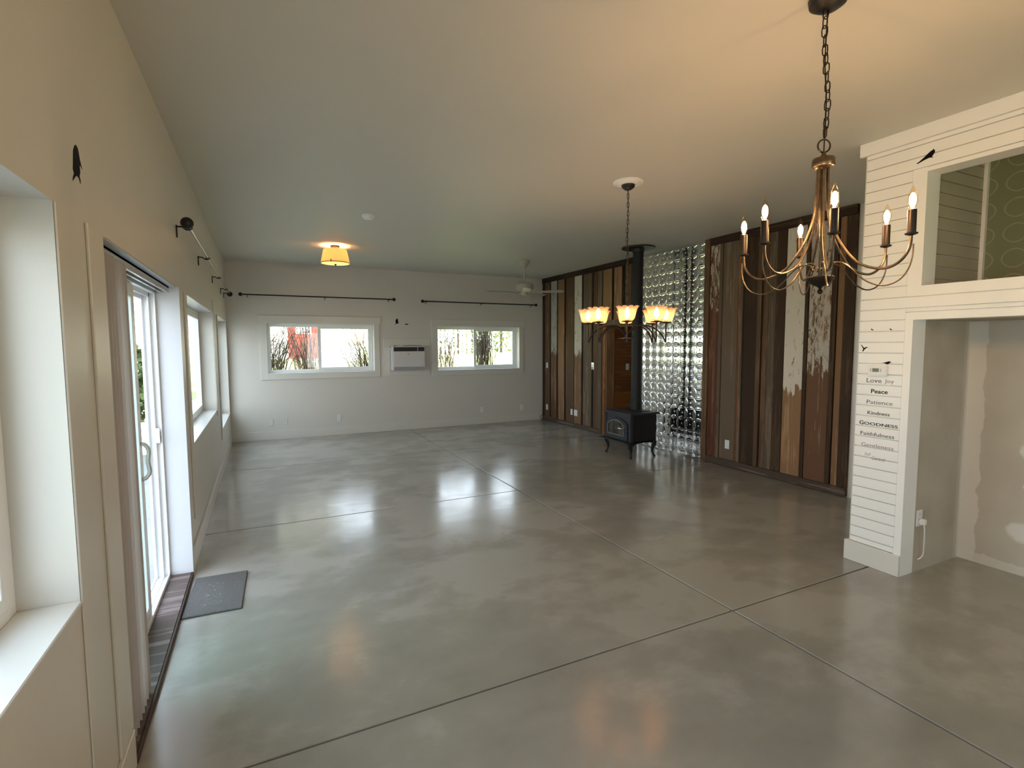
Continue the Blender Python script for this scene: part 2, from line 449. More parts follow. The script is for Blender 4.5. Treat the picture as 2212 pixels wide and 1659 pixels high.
F_DRUM = glow('drum_bulb', (1.0, 0.62, 0.28), DRUM_GLOW)
W_GAPSHADE = wood('barn_wood_gap_shade', (0.012, 0.008, 0.006), (0.03, 0.02, 0.014))  # near-black: deep shadow of the board gaps painted into the wood colour
W_BROWN = wood('barn_wood_brown', (0.121, 0.070, 0.037), (0.234, 0.142, 0.078))
W_DARK = wood('barn_wood_dark', (0.049, 0.029, 0.017), (0.099, 0.059, 0.032))
W_GREY = wood('barn_wood_grey', (0.134, 0.097, 0.064), (0.262, 0.185, 0.121))
W_TAN = wood('barn_wood_tan', (0.248, 0.140, 0.070), (0.449, 0.275, 0.150))
W_ORANGE = wood('barn_wood_orange', (0.195, 0.081, 0.031), (0.429, 0.221, 0.104))
CREAM = (0.62, 0.57, 0.475)
W_P1 = wood('painted_board_tan', (0.254, 0.143, 0.072), (0.436, 0.266, 0.143), paint=CREAM, paint_edge=1.0, paint_amt=0.405)
W_P2 = wood('painted_board_red', (0.178, 0.093, 0.051), (0.416, 0.256, 0.152), paint=CREAM, paint_edge=1.10, paint_amt=0.47, paint_soft=0.30)
W_P3 = wood('painted_board_flaked', (0.105, 0.042, 0.022), (0.238, 0.112, 0.063), paint=(0.50, 0.45, 0.36), paint_edge=1.75, paint_amt=0.52, paint_soft=0.35)
W_P4 = wood('painted_board_white', (0.173, 0.097, 0.050), (0.339, 0.213, 0.121), paint=(0.50, 0.47, 0.40), paint_edge=1.36, paint_amt=0.42)
W_CEDAR = wood('cedar_plank', (0.255, 0.093, 0.027), (0.448, 0.196, 0.067), axis=0)
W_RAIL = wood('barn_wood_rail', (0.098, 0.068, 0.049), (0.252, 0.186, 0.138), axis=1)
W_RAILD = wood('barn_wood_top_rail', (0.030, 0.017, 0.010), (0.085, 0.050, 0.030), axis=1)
W_SILL = wood('threshold_wood', (0.13, 0.098, 0.086), (0.31, 0.25, 0.23), axis=0, knots=False)
W_EDGE = mat('threshold_edge', (0.06, 0.032, 0.02), 0.6)
LAWN = mat('lawn', (0.30, 0.36, 0.10), 0.9, col2=(0.44, 0.42, 0.20), scale=1.5)
TWIG = mat('twig_bark', (0.075, 0.052, 0.042), 0.9)
SIDING = mat('house_siding', (0.72, 0.72, 0.70), 0.7)
REDPAINT = mat('red_door_paint', (0.50, 0.045, 0.03), 0.5)
DECK = mat('deck_wood', (0.36, 0.26, 0.17), 0.8, col2=(0.45, 0.34, 0.23), scale=4)
LEAF = mat('evergreen_leaf', (0.12, 0.17, 0.06), 0.8, col2=(0.22, 0.27, 0.09), scale=5)
ROOFM = mat('roof_shingle', (0.16, 0.15, 0.15), 0.9)
DARKGLASS = mat('dark_window', (0.05, 0.06, 0.07), 0.1)

# ------------------------------------------------------------------ mesh helpers
class MB:
    def __init__(s):
        s.v = []; s.f = []; s.smooth = []
    def add(s, vs_, fs, smooth=False):
        o = len(s.v)
        s.v += [Vector(v) for v in vs_]
        s.f += [tuple(i + o for i in f) for f in fs]
        s.smooth += [smooth] * len(fs)
        return s
    def box(s, x0, y0, z0, x1, y1, z1):
        x0, x1 = min(x0, x1), max(x0, x1); y0, y1 = min(y0, y1), max(y0, y1); z0, z1 = min(z0, z1), max(z0, z1)
        vv = [(x0, y0, z0), (x1, y0, z0), (x1, y1, z0), (x0, y1, z0), (x0, y0, z1), (x1, y0, z1), (x1, y1, z1), (x0, y1, z1)]
        return s.add(vv, [(0, 3, 2, 1), (4, 5, 6, 7), (0, 1, 5, 4), (1, 2, 6, 5), (2, 3, 7, 6), (3, 0, 4, 7)])
    def lathe(s, prof, c=(0, 0, 0), n=24, axis=2, cap=True):
        vv = []; ff = []
        for (r, z) in prof:
            for k in range(n):
                a = 2 * PI * k / n
                p = [r * math.cos(a), r * math.sin(a), z]
                if axis == 0: p = [z, p[0], p[1]]
                elif axis == 1: p = [p[1], z, p[0]]
                vv.append((p[0] + c[0], p[1] + c[1], p[2] + c[2]))
        for i in range(len(prof) - 1):
            for k in range(n):
                a = i * n + k; b = i * n + (k + 1) % n
                ff.append((a, b, b + n, a + n))
        if cap:
            ff.append(tuple(range(n - 1, -1, -1)))
            ff.append(tuple(range((len(prof) - 1) * n, len(prof) * n)))
        return s.add(vv, ff, True)
    def tube(s, path, r, n=8, closed=False):
        P = [Vector(p) for p in path]; m = len(P)
        rr = r if isinstance(r, (list, tuple)) else [r] * m
        vv = []; ff = []
        prev = None
        for i, p in enumerate(P):
            if closed: tg = P[(i + 1) % m] - P[i - 1]
            else: tg = P[min(i + 1, m - 1)] - P[max(i - 1, 0)]
            tg.normalize()
            if prev is None:
                ref = Vector((0, 0, 1)) if abs(tg.z) < 0.9 else Vector((1, 0, 0))
                a = tg.cross(ref).normalized()
            else:
                a = (prev - tg * prev.dot(tg)).normalized()
            prev = a
            b = tg.cross(a)
            for k in range(n):
                t_ = 2 * PI * k / n
                vv.append(p + (a * math.cos(t_) + b * math.sin(t_)) * rr[i])
        for i in range(m if closed else m - 1):
            j = (i + 1) % m
            for k in range(n):
                k2 = (k + 1) % n
                ff.append((i * n + k, i * n + k2, j * n + k2, j * n + k))
        if not closed:
            ff.append(tuple(range(n - 1, -1, -1))); ff.append(tuple(range((m - 1) * n, m * n)))
        return s.add(vv, ff, True)
    def ball(s, c, r, n=14, sx=1, sy=1, sz=1):
        prof = [(max(1e-4, r * math.sin(PI * i / n)), -r * math.cos(PI * i / n)) for i in range(n + 1)]
        o = len(s.v)
        s.lathe(prof, (0, 0, 0), n + 4)
        for i in range(o, len(s.v)):
            v = s.v[i]; s.v[i] = Vector((v.x * sx + c[0], v.y * sy + c[1], v.z * sz + c[2]))
        return s
    def prism(s, pts, o, ux, uy, un, depth):
        """extrude a 2-D outline: point = o + u*ux + v*uy, thickness DEPTH along un"""
        o, ux, uy, un = Vector(o), Vector(ux), Vector(uy), Vector(un)
        n = len(pts)
        lo = [o + ux * p[0] + uy * p[1] for p in pts]; hi = [q + un * depth for q in lo]
        ff = [tuple(range(n - 1, -1, -1)), tuple(range(n, 2 * n))]
        ff += [(i, (i + 1) % n, n + (i + 1) % n, n + i) for i in range(n)]
        return s.add(lo + hi, ff)
    def xf(s, mtx):
        s.v = [mtx @ v for v in s.v]; return s
    def build(s, name, material, parent=None, bevel=0.0, seg=1, local=False):
        off = Vector((0, 0, 0))
        q = parent
        while q is not None and not local:
            off += q.location; q = q.parent
        me = bpy.data.meshes.new(name)
        me.from_pydata([v - off for v in s.v], [], s.f)
        bm = bmesh.new(); bm.from_mesh(me)
        for f, sm in zip(bm.faces, s.smooth): f.smooth = sm
        bmesh.ops.recalc_face_normals(bm, faces=bm.faces)
        if bevel:
            bmesh.ops.bevel(bm, geom=list(bm.edges), offset=bevel, segments=seg, affect='EDGES', clamp_overlap=True)
        bm.to_mesh(me); bm.free()
        if any(s.smooth):
            me.set_sharp_from_angle(angle=R(42))
        me.materials.append(material)
        o = bpy.data.objects.new(name, me); COL.objects.link(o)
        if parent is not None: o.parent = parent
        return o

def box(x0, y0, z0, x1, y1, z1): return MB().box(x0, y0, z0, x1, y1, z1)

def tag(o, label=None, cat=None, group=None, kind=None):
    if label: o['label'] = label
    if cat: o['category'] = cat
    if group: o['group'] = group
    if kind: o['kind'] = kind
    return o

def thing(name, loc, label, cat, group=None):
    o = bpy.data.objects.new(name, None); COL.objects.link(o)
    o.location = loc; o.empty_display_size = 0.1
    return tag(o, label, cat, group)

def struct(name, mb, material, parent=None, bevel=0.0, label=None):
    o = mb.build(name, material, parent, bevel)
    if parent is None:
        o['kind'] = 'structure'
        if label: o['label'] = label
    return o

def group_root(name, label=None):
    o = bpy.data.objects.new(name, None); COL.objects.link(o); o['kind'] = 'structure'
    if label: o['label'] = label
    return o

def dup(o, parent, loc=None, rot=None):
    c = o.copy(); COL.objects.link(c); c.parent = parent
    if loc is not None: c.location = loc
    if rot is not None: c.rotation_euler = rot
    return c

def spline(pts, n=6):
    """Catmull-Rom through the points"""
    P = [Vector(p) for p in pts]; out = []
    for i in range(len(P) - 1):
        a = P[max(i - 1, 0)]; b = P[i]; c = P[i + 1]; d = P[min(i + 2, len(P) - 1)]
        for k in range(n):
            t = k / n
            out.append(0.5 * ((2 * b) + (c - a) * t + (2 * a - 5 * b + 4 * c - d) * t * t + (3 * b - a - 3 * c + d) * t ** 3))
    out.append(P[-1]); return out

def wall_grid(axis, a0, a1, u0, u1, z0, z1, holes):
    """wall slab normal to AXIS between a0 and a1, from u0..u1 and z0..z1, with rectangular holes (u0,u1,z0,z1)"""
    us = sorted({u0, u1, *[h for q in holes for h in q[:2] if u0 < h < u1]})
    zs = sorted({z0, z1, *[h for q in holes for h in q[2:] if z0 < h < z1]})
    def solid(i, j):
        if i < 0 or j < 0 or i >= len(us) - 1 or j >= len(zs) - 1: return False
        u = (us[i] + us[i + 1]) / 2; z = (zs[j] + zs[j + 1]) / 2
        return not any(h[0] < u < h[1] and h[2] < z < h[3] for h in holes)
    mb = MB()
    P = (lambda a, u, z: (a, u, z)) if axis == 0 else (lambda a, u, z: (u, a, z))
    for i in range(len(us) - 1):
        for j in range(len(zs) - 1):
            if not solid(i, j): continue
            A, B, Z0, Z1 = us[i], us[i + 1], zs[j], zs[j + 1]
            for a in (a0, a1):
                mb.add([P(a, A, Z0), P(a, B, Z0), P(a, B, Z1), P(a, A, Z1)], [(0, 1, 2, 3)])
            if not solid(i - 1, j): mb.add([P(a0, A, Z0), P(a1, A, Z0), P(a1, A, Z1), P(a0, A, Z1)], [(0, 1, 2, 3)])
            if not solid(i + 1, j): mb.add([P(a0, B, Z0), P(a1, B, Z0), P(a1, B, Z1), P(a0, B, Z1)], [(0, 1, 2, 3)])
            if not solid(i, j - 1): mb.add([P(a0, A, Z0), P(a1, A, Z0), P(a1, B, Z0), P(a0, B, Z0)], [(0, 1, 2, 3)])
            if not solid(i, j + 1): mb.add([P(a0, A, Z1), P(a1, A, Z1), P(a1, B, Z1), P(a0, B, Z1)], [(0, 1, 2, 3)])
    bm_v = {}
    nv = []; nf = []
    for f in mb.f:
        g = []
        for i in f:
            k = tuple(round(c, 5) for c in mb.v[i])
            if k not in bm_v: bm_v[k] = len(nv); nv.append(Vector(k))
            g.append(bm_v[k])
        nf.append(tuple(g))
    mb.v, mb.f, mb.smooth = nv, nf, [False] * len(nf)
    return mb

YB = -3.6    # the wall behind the camera
# ------------------------------------------------------------------ floor: dirt bed and saw-cut slabs
floor = struct('floor', box(-0.2, YB - 0.2, -0.30, 7.7, L + 0.2, -0.045), SUBFLOOR, label='polished grey concrete floor cut into large slabs')
gx = [0.0, 2.9995, 6.05, 7.6]
gy = [YB, -0.75, 2.101, 4.979, 7.415, L]
for i in range(3):
    for j in range(5):
        g = 0.0058
        x0 = gx[i] + (g if i else -0.02); x1 = gx[i + 1] - g
        y0 = gy[j] + g; y1 = gy[j + 1] - g
        struct('slab', box(x0, y0, -0.05, x1, y1, 0.0), FLOOR, floor, bevel=0.003)
struct('slab', box(-0.2, 2.31, -0.05, -0.02, 4.11, -0.002), FLOOR, floor)

ceiling = struct('ceiling', box(-0.2, YB - 0.2, H, 7.7, L + 0.2, H + 0.25), CEIL, label='flat off-white painted ceiling')

# ------------------------------------------------------------------ left wall with three windows and the sliding door
LH = [(-0.55, 1.85, 0.85, 2.003), (2.31, 4.11, -0.05, 2.0), (4.57, 6.97, 0.84, 1.998), (7.6, 9.51, 0.505, 2.003), (-3.2, -1.3, 0.85, 2.003)]  # last opening is for the added window behind the camera
wall_left = struct('wall_left', wall_grid(0, -0.2, 0.0, YB, L, -0.05, H, LH), PAINT, label='off-white painted long wall with deep window openings')
FH = [(0.595, 2.37, 1.14, 1.988), (3.588, 5.357, 1.122, 1.97)]
wall_far = struct('wall_far', wall_grid(1, L, L + 0.2, -0.2, 7.7, -0.05, H, FH), PAINT, label='off-white painted end wall with two wide low windows')
wall_back = struct('wall_back', wall_grid(1, YB - 0.2, YB, -0.2, 7.7, -0.05, H, [(2.2, 4.2, 0.65, 2.2)]), PAINT)  # opening for the added fill-light window

def casing(parent, pieces, m=PAINT):
    for p in pieces:
        struct('casing', box(*p), m, parent, bevel=0.003)

# window units in the left wall (frame, sashes, panes), normal = +x
def side_window(n, h, label, mull=(0.5,)):
    y0, y1, z0, z1 = h
    root = group_root('window_%d' % n, label)
    X0, X1 = -0.195, -0.14
    w = 0.045
    f = MB().box(X0, y0, z0, X1, y0 + w, z1).box(X0, y1 - w, z0, X1, y1, z1).box(X0, y0 + w, z0, X1, y1 - w, z0 + w).box(X0, y0 + w, z1 - w, X1, y1 - w, z1)
    f.build('frame', VINYL, root, 0.003)
    ym = (y0 + y1) / 2
    for k, (a, b, x) in enumerate(((y0 + w, ym + 0.02, -0.172), (ym - 0.02, y1 - w, -0.150))):
        sw = 0.04
        za, zb = z0 + w, z1 - w
        s = MB().box(x - 0.012, a, za, x + 0.012, a + sw, zb).box(x - 0.012, b - sw, za, x + 0.012, b, zb).box(x - 0.012, a + sw, za, x + 0.012, b - sw, za + sw).box(x - 0.012, a + sw, zb - sw, x + 0.012, b - sw, zb)
        sash = s.build('sash', VINYL, root, 0.002)
        box(x - 0.003, a + sw - 0.004, za + sw - 0.004, x + 0.003, b - sw + 0.004, zb - sw + 0.004).build('pane', GLASS, sash)
        if k == 1:
            MB().box(x + 0.012, a + 0.006, (za + zb) / 2 - 0.03, x + 0.03, a + 0.03, (za + zb) / 2 + 0.03).build('latch', VINYL, sash, 0.003)
    box(-0.14, y0 + 0.002, z0 - 0.0, 0.006, y1 - 0.002, z0 + 0.014).build('sill', GLOSS, root, 0.003)
    portal(-0.21, (y0 + y1) / 2, (z0 + z1) / 2, y1 - y0, z1 - z0, (1, 0, 0))
    return root

side_window(1, LH[0], 'deep-set white window in the near left wall, cut by the frame')
side_window(2, LH[2], 'deep-set white window just past the sliding glass door')
side_window(3, LH[3], 'tall narrow-looking window at the far end of the left wall')
side_window(6, LH[4], 'unseen white window added behind the camera for fill light')  # unseen, added to bring in more daylight
trim_1 = group_root('trim_1', 'flat painted boards flanking the window and door openings of the left wall')
casing(trim_1, [(0.0, 1.852, 0.16, 0.006, 1.945, 2.003), (0.0, 2.13, 0.15, 0.010, 2.308, 2.004), (0.0, 4.112, 0.15, 0.012, 4.22, 2.0),
                (0.0, 4.46, 0.30, 0.012, 4.568, 2.0), (0.0, 6.972, 0.78, 0.010, 7.06, 2.15), (0.0, 7.51, 0.40, 0.012, 7.598, 2.003)])

# window units in the far wall, normal = -y
def end_window(n, h, label):
    x0, x1, z0, z1 = h
    root = group_root('window_%d' % n, label)
    Y0, Y1 = L + 0.13, L + 0.19
    w = 0.03
    f = MB().box(x0, Y0, z0, x0 + w, Y1, z1).box(x1 - w, Y0, z0, x1, Y1, z1).box(x0 + w, Y0, z0, x1 - w, Y1, z0 + w).box(x0 + w, Y0, z1 - w, x1 - w, Y1, z1)
    f.build('frame', VINYL, root, 0.003)
    xm = x0 + 0.475 * (x1 - x0)
    za, zb = z0 + w, z1 - w
    for k, (a, b, y, sw) in enumerate(((x0 + w, xm + 0.03, L + 0.172, 0.022), (xm - 0.03, x1 - w, L + 0.15, 0.05))):
        s = MB().box(a, y - 0.012, za, a + sw, y + 0.012, zb).box(b - sw, y - 0.012, za, b, y + 0.012, zb).box(a + sw, y - 0.012, za, b - sw, y + 0.012, za + sw).box(a + sw, y - 0.012, zb - sw, b - sw, y + 0.012, zb)
        sash = s.build('sash', VINYL, root, 0.002)
        box(a + sw - 0.004, y - 0.003, za + sw - 0.004, b - sw + 0.004, y + 0.003, zb - sw + 0.004).build('pane', GLASS, sash)
        if k: MB().box(a + 0.012, y - 0.028, (za + zb) / 2 - 0.03, a + 0.036, y - 0.012, (za + zb) / 2 + 0.03).build('latch', VINYL, sash, 0.003)
    o = 0.118
    struct('casing', box(x0 - o - 0.012, L - 0.024, z1, x1 + o + 0.012, L, z1 + 0.135), GLOSS, root, 0.003)
    struct('casing', box(x0 - o, L - 0.02, z0 - 0.11, x0, L, z1), GLOSS, root, 0.003)
    struct('casing', box(x1, L - 0.02, z0 - 0.11, x1 + o - 0.02, L, z1), GLOSS, root, 0.003)
    struct('casing', box(x0, L - 0.02, z0 - 0.11, x1, L, z0), GLOSS, root, 0.003)
    portal((x0 + x1) / 2, L + 0.21, (z0 + z1) / 2, x1 - x0, z1 - z0, (0, -1, 0))
    return root
end_window(4, FH[0], 'wide white sliding window with a red door beyond it')
end_window(5, FH[1], 'wide white sliding window with bare shrubs and lawn beyond, nearer the barn wood')

w7 = group_root('window_7', 'unseen wide window added behind the camera for fill light')  # unseen window, added to fill the room with light from behind
MB().box(2.2, YB - 0.19, 0.65, 2.25, YB - 0.13, 2.2).box(4.15, YB - 0.19, 0.65, 4.2, YB - 0.13, 2.2).box(2.25, YB - 0.19, 0.65, 4.15, YB - 0.13, 0.7).box(2.25, YB - 0.19, 2.15, 4.15, YB - 0.13, 2.2).box(3.17, YB - 0.19, 0.7, 3.23, YB - 0.13, 2.15).build('frame', VINYL, w7, 0.003)  # frame of the added unseen window
box(2.24, YB - 0.163, 0.69, 4.16, YB - 0.157, 2.16).build('pane', GLASS, w7)  # pane of the added unseen window
portal(3.2, YB - 0.21, 1.425, 2.0, 1.55, (0, 1, 0))
struct('sun_block_eave', box(-0.2, YB - 1.6, H + 0.02, 7.7, YB - 0.2, H + 0.2), PAINT)  # unseen overhang, added to keep sun out of the back window

# ------------------------------------------------------------------ sliding door
door = group_root('door_1', 'white sliding glass door pulled partly open in the left wall')
y0, y1, z1 = 2.31, 4.11, 2.0
DF = MB().box(-0.2, y1 - 0.012, 0.03, -0.115, y1, z1).box(-0.125, y1 - 0.03, 0.03, -0.115, y1 - 0.012, z1).box(-0.158, y1 - 0.045, 0.03, -0.148, y1 - 0.012, z1).box(-0.2, y1 - 0.05, 0.03, -0.185, y1 - 0.012, z1)
DF.box(-0.2, y0, 0.03, -0.115, y0 + 0.03, z1).box(-0.2, y0, z1 - 0.05, -0.115, y1, z1)
DF.box(-0.2, y0, z1 - 0.09, -0.19, y1, z1 - 0.05).box(-0.158, y0, z1 - 0.075, -0.148, y1, z1 - 0.05)
DF.build('frame', VINYL, door, 0.002)
TR = MB().box(-0.2, y0, 0.0, -0.115, y1, 0.034).box(-0.2, y0, 0.034, -0.19, y1, 0.05).box(-0.160, y0, 0.034, -0.150, y1, 0.05).box(-0.125, y0, 0.034, -0.115, y1, 0.055)
TR.build('track', VINYL, door, 0.002)
struct('jamb_lining', box(-0.115, y1 - 0.004, 0.03, 0.018, y1 + 0.002, z1), JAMB, door)
struct('head_lining', box(-0.115, y0, z1 - 0.004, 0.0, y1, z1 + 0.002), JAMB, door)
def door_panel(a, b, x, m):
    sw = 0.065
    s = MB().box(x - 0.016, a, 0.05, x + 0.016, a + sw, z1 - 0.055).box(x - 0.016, b - sw, 0.05, x + 0.016, b, z1 - 0.055).box(x - 0.016, a + sw, 0.05, x + 0.016, b - sw, 0.13).box(x - 0.016, a + sw, z1 - 0.13, x + 0.016, b - sw, z1 - 0.055)
    p = s.build('sash', VINYL, door, 0.003)
    box(x - 0.007, a + sw - 0.006, 0.124, x + 0.007, b - sw + 0.006, z1 - 0.124).build('pane', m, p)
    return p
door_panel(2.34, 3.27, -0.176, GREENGLASS)
slid = door_panel(2.56, 3.48, -0.137, GREENGLASS)
hy = 3.435
MB().tube(spline([(-0.121, hy, 0.862), (-0.104, hy + 0.006, 0.868), (-0.088, hy + 0.012, 0.90), (-0.093, hy + 0.010, 0.96), (-0.088, hy + 0.012, 1.02), (-0.104, hy + 0.006, 1.056), (-0.121, hy, 1.062)], 5), 0.011, 8).build('door_handle', mat('handle_grey', (0.50, 0.49, 0.45), 0.4), slid)
box(-0.150, y1 - 0.05, 0.96, -0.125, y1 - 0.043, 1.06).build('latch_keeper', STEEL, door, 0.002)
portal(-0.21, 3.21, 1.0, 1.8, 2.0, (1, 0, 0))
thr = struct('trim_2', box(-0.115, 2.31, -0.03, 0.005, 4.11, 0.03), W_SILL, label='dark weathered wooden threshold of the sliding door')
struct('threshold_lip', box(0.005, 2.30, 0.0, 0.018, 4.12, 0.026), W_EDGE, thr, 0.003)

# vertical blind gathered at the near end of the door head
vb = thing('vertical_blind', (-0.05, 2.5, 0.0), 'vertical blind with beige slats stacked at the near side of the sliding door', 'blind')
MB().box(-0.085, 2.32, 1.955, -0.072, 4.08, 1.995).box(-0.048, 2.32, 1.955, -0.035, 4.08, 1.995).box(-0.085, 2.32, 1.985, -0.035, 4.08, 1.995).build('headrail', mat('rail_aluminium', (0.55, 0.54, 0.52), 0.25, 0.6), vb)
MB().box(-0.071, 2.33, 1.97, -0.049, 4.07, 1.984).build('rail_channel', BLACK, vb)
ns = 8
for i in range(ns):
    yc = 2.335 + i * 0.048
    cv = MB()
    pts = []
    for k in range(7):
        u = k / 6.0
        pts.append((-0.085 + 0.080 * u, yc - 0.012 + 0.020 * math.sin(PI * u) + 0.055 * u))
    for k in range(6):
        (xa, ya), (xb, yb) = pts[k], pts[k + 1]
        cv.add([(xa, ya, 0.034), (xb, yb, 0.034), (xb, yb, 1.952), (xa, ya, 1.952), (xa, ya + 0.0016, 0.034), (xb, yb + 0.0016, 0.034), (xb, yb + 0.0016, 1.952), (xa, ya + 0.0016, 1.952)],
               [(0, 1, 2, 3), (4, 7, 6, 5), (0, 4, 5, 1), (3, 2, 6, 7), (0, 3, 7, 4), (1, 5, 6, 2)], True)
    cv.build('slat', BLIND, vb)

# baseboards
def baseboard(name, pieces, label):
    r = group_root(name, label)
    for p in pieces: struct('board', box(*p), GLOSS, r, 0.003)
    return r
baseboard('baseboard_left', [(0.0, YB, 0.0, 0.016, 2.297, 0.15), (0.0, 4.12, 0.0, 0.016, L, 0.15)], 'painted baseboard along the left wall')
baseboard('baseboard_far', [(0.016, L - 0.016, 0.0, 2.98, L, 0.15), (2.981, L - 0.016, 0.0, WX - 0.02, L, 0.148)], 'painted baseboard along the end wall')
baseboard('baseboard_back', [(0.016, YB, 0.0, WC, YB + 0.016, 0.15)], None)

# ------------------------------------------------------------------ right wall: barn boards, tin, doorway
DOOR_Y0, DOOR_Y1, DOOR_Z = 6.66, 7.40, 1.925
wall_right = struct('wall_right', wall_grid(0, WX + 0.026, WX + 0.18, 2.24, L, -0.05, H, [(DOOR_Y0, DOOR_Y1, -0.05, DOOR_Z)]), PAINT, label='wall of reclaimed barn boards and pressed tin')
def board(ya, yb, m, z0, z1, face=0.0, th=0.024, name='board'):
    return struct(name, box(WX + face, min(ya, yb), z0, WX + face + th, max(ya, yb), z1), m, wall_right, 0.003)
TOPR = 2.905
# far section: recessed boards between the proud ones, gap shadow put into their colour
left = [(9.63, 9.545, W_DARK, -0.008), (9.54, 9.343, W_BROWN, 0.0), (9.285, 9.062, W_P4, 0.0), (9.0, 8.772, W_TAN, 0.0), (8.70, 8.415, W_BROWN, 0.0),
        (8.395, 8.156, W_P4, 0.0), (8.090, 7.82, W_GREY, 0.0), (7.758, 7.64, W_BROWN, 0.0), (7.635, 7.515, W_GREY, 0.001)]
for a, b, m, fc in left: board(a, b, m, 0.085, TOPR, fc)
for a, b in ((9.345, 9.283), (9.065, 8.998), (8.775, 8.698), (8.417, 8.393), (8.158, 8.088), (7.822, 7.756), (7.517, 7.482)):
    board(a, b, W_GAPSHADE, 0.085, TOPR, 0.016, 0.010)
board(7.482, 7.40, W_ORANGE, 0.0, DOOR_Z, -0.004)
for a, b, m in ((7.480, 7.235, W_TAN), (7.17, 6.96, W_TAN), (6.862, 6.705, W_BROWN), (6.695, 6.54, W_DARK)):
    board(a, b, m, 2.03, TOPR)
for a, b in ((7.237, 7.168), (6.962, 6.86)): board(a, b, W_GAPSHADE, 2.03, TOPR, 0.016, 0.010)
board(7.482, 6.54, W_GREY, DOOR_Z, 2.03, -0.006, name='door_header')
board(6.66, 6.54, W_BROWN, 0.0, DOOR_Z, -0.002)
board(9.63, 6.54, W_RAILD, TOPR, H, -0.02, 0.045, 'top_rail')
board(9.63, 7.484, W_RAIL, 0.004, 0.085, -0.016, 0.04, 'bottom_rail')
# near section
right = [(5.167, 5.077, W_BROWN, -0.018, 'side_rail'), (5.075, 4.917, W_P3, 0.0, 'board'), (4.915, 4.866, W_GREY, -0.012, 'batten'), (4.862, 4.624, W_GREY, 0.0, 'board'),
         (4.622, 4.586, W_ORANGE, 0.002, 'board'), (4.585, 4.543, W_GREY, -0.008, 'batten'), (4.527, 4.341, W_DARK, 0.0, 'board'), (4.339, 4.282, W_BROWN, -0.004, 'board'),
         (4.258, 4.185, W_BROWN, 0.001, 'board'), (4.183, 4.09, W_GREY, 0.0, 'board'), (4.088, 3.971, W_DARK, 0.002, 'board'), (3.963, 3.725, W_P1, 0.0, 'board'),
         (3.723, 3.681, W_DARK, -0.014, 'batten'), (3.679, 3.431, W_P2, 0.0, 'board'), (3.430, 3.377, W_DARK, -0.012, 'batten'), (3.368, 3.305, W_TAN, 0.0, 'board'), (3.303, 3.199, W_DARK, 0.002, 'board')]
for a, b, m, fc, nm in right:
    if nm == 'side_rail': board(a, b, m, 0.004, H, fc, 0.044, nm)
    else: board(a, b, m, 0.095, TOPR, fc, 0.024 - min(0, fc), nm)
for a, b in ((4.545, 4.525), (4.284, 4.256), (3.973, 3.961), (3.379, 3.366)): board(a, b, W_GAPSHADE, 0.095, TOPR, 0.018, 0.008)
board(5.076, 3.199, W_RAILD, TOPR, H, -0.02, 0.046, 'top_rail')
board(5.076, 3.199, W_RAIL, 0.008, 0.095, -0.018, 0.044, 'bottom_rail')
# doorway lining and the cedar-planked hall beyond
trim_3 = group_root('trim_3', 'light wooden jamb of the doorway beside the stove pipe')
struct('jamb', box(WX + 0.012, 7.372, 0.0, WX + 0.18, 7.40, DOOR_Z - 0.02), W_TAN, trim_3, 0.003)
struct('jamb', box(WX + 0.012, 6.66, 0.0, WX + 0.18, 6.685, DOOR_Z - 0.02), W_TAN, trim_3, 0.003)
struct('jamb', box(WX + 0.012, 6.66, DOOR_Z - 0.02, WX + 0.18, 7.40, DOOR_Z), W_TAN, trim_3, 0.003)
hall = struct('wall_hall', MB().box(WX + 0.18, 7.414, 0.0, 7.6, 7.5, H).box(7.5, 6.2, 0.0, 7.6, 7.415, H).box(WX + 0.18, 6.2, 0.0, 7.5, 6.3, H), PAINT, label='cedar planked hall seen through the doorway')
zz = 0.0
k = 0
while zz < 2.6:
    hgt = (0.185, 0.20, 0.19)[k % 3]
    struct('plank', box(WX + 0.182, 7.395, zz + 0.001, 7.5, 7.415, zz + hgt - 0.001), W_CEDAR, hall, 0.003)
    zz += hgt; k += 1

# pressed tin
def tin_mesh(v0=-0.5, v1=0.5, n=26):
    S = 0.1520
    def lens(u, v):   # almond boss lying along an edge: u along it, v across it
        w = 0.205 * math.cos(PI * max(-0.5, min(0.5, u)))
        if w < 1e-6 or abs(v) >= w: return 0.0
        q = 1 - (v / w) ** 2
        groove = 0.45 * math.exp(-(v / 0.022) ** 2)
        return 0.0046 * math.sqrt(q) * (1 - groove) * min(1.0, w / 0.05)
    mb = MB(); vv = []; ff = []
    nv = max(3, int(round(n * (v1 - v0))))
    for j in range(nv + 1):
        for i in range(n + 1):
            u = -0.5 + i / n; v = v0 + (v1 - v0) * j / nv
            h = max(lens(u, abs(v) - 0.5), lens(v, abs(u) - 0.5))
            d = math.hypot(u, v)
            if d < 0.06: h = max(h, 0.0055 * math.sqrt(1 - (d / 0.06) ** 2))
            rim = max(abs(u), abs(v))
            if h == 0: h = 0.0005 * math.cos(PI * u) * math.cos(PI * v)
            if rim > 0.485 and v1 - v0 == 1.0: h -= 0.0006
            vv.append((-h, u * S, v * S))
    for j in range(nv):
        for i in range(n):
            a = j * (n + 1) + i
            ff.append((a, a + n + 1, a + n + 2, a + 1))
    mb.add(vv, ff, True)
    return mb
struct('tin_backing', box(WX + 0.012, 5.16, 0.0, WX + 0.026, 6.54, H), TIN, wall_right)
proto = tin_mesh().build('tin_tile', TIN, wall_right, local=True)
half = tin_mesh(0.08, 0.5).build('tin_tile', TIN, wall_right, local=True)
first = True
rnd = random.Random(3)
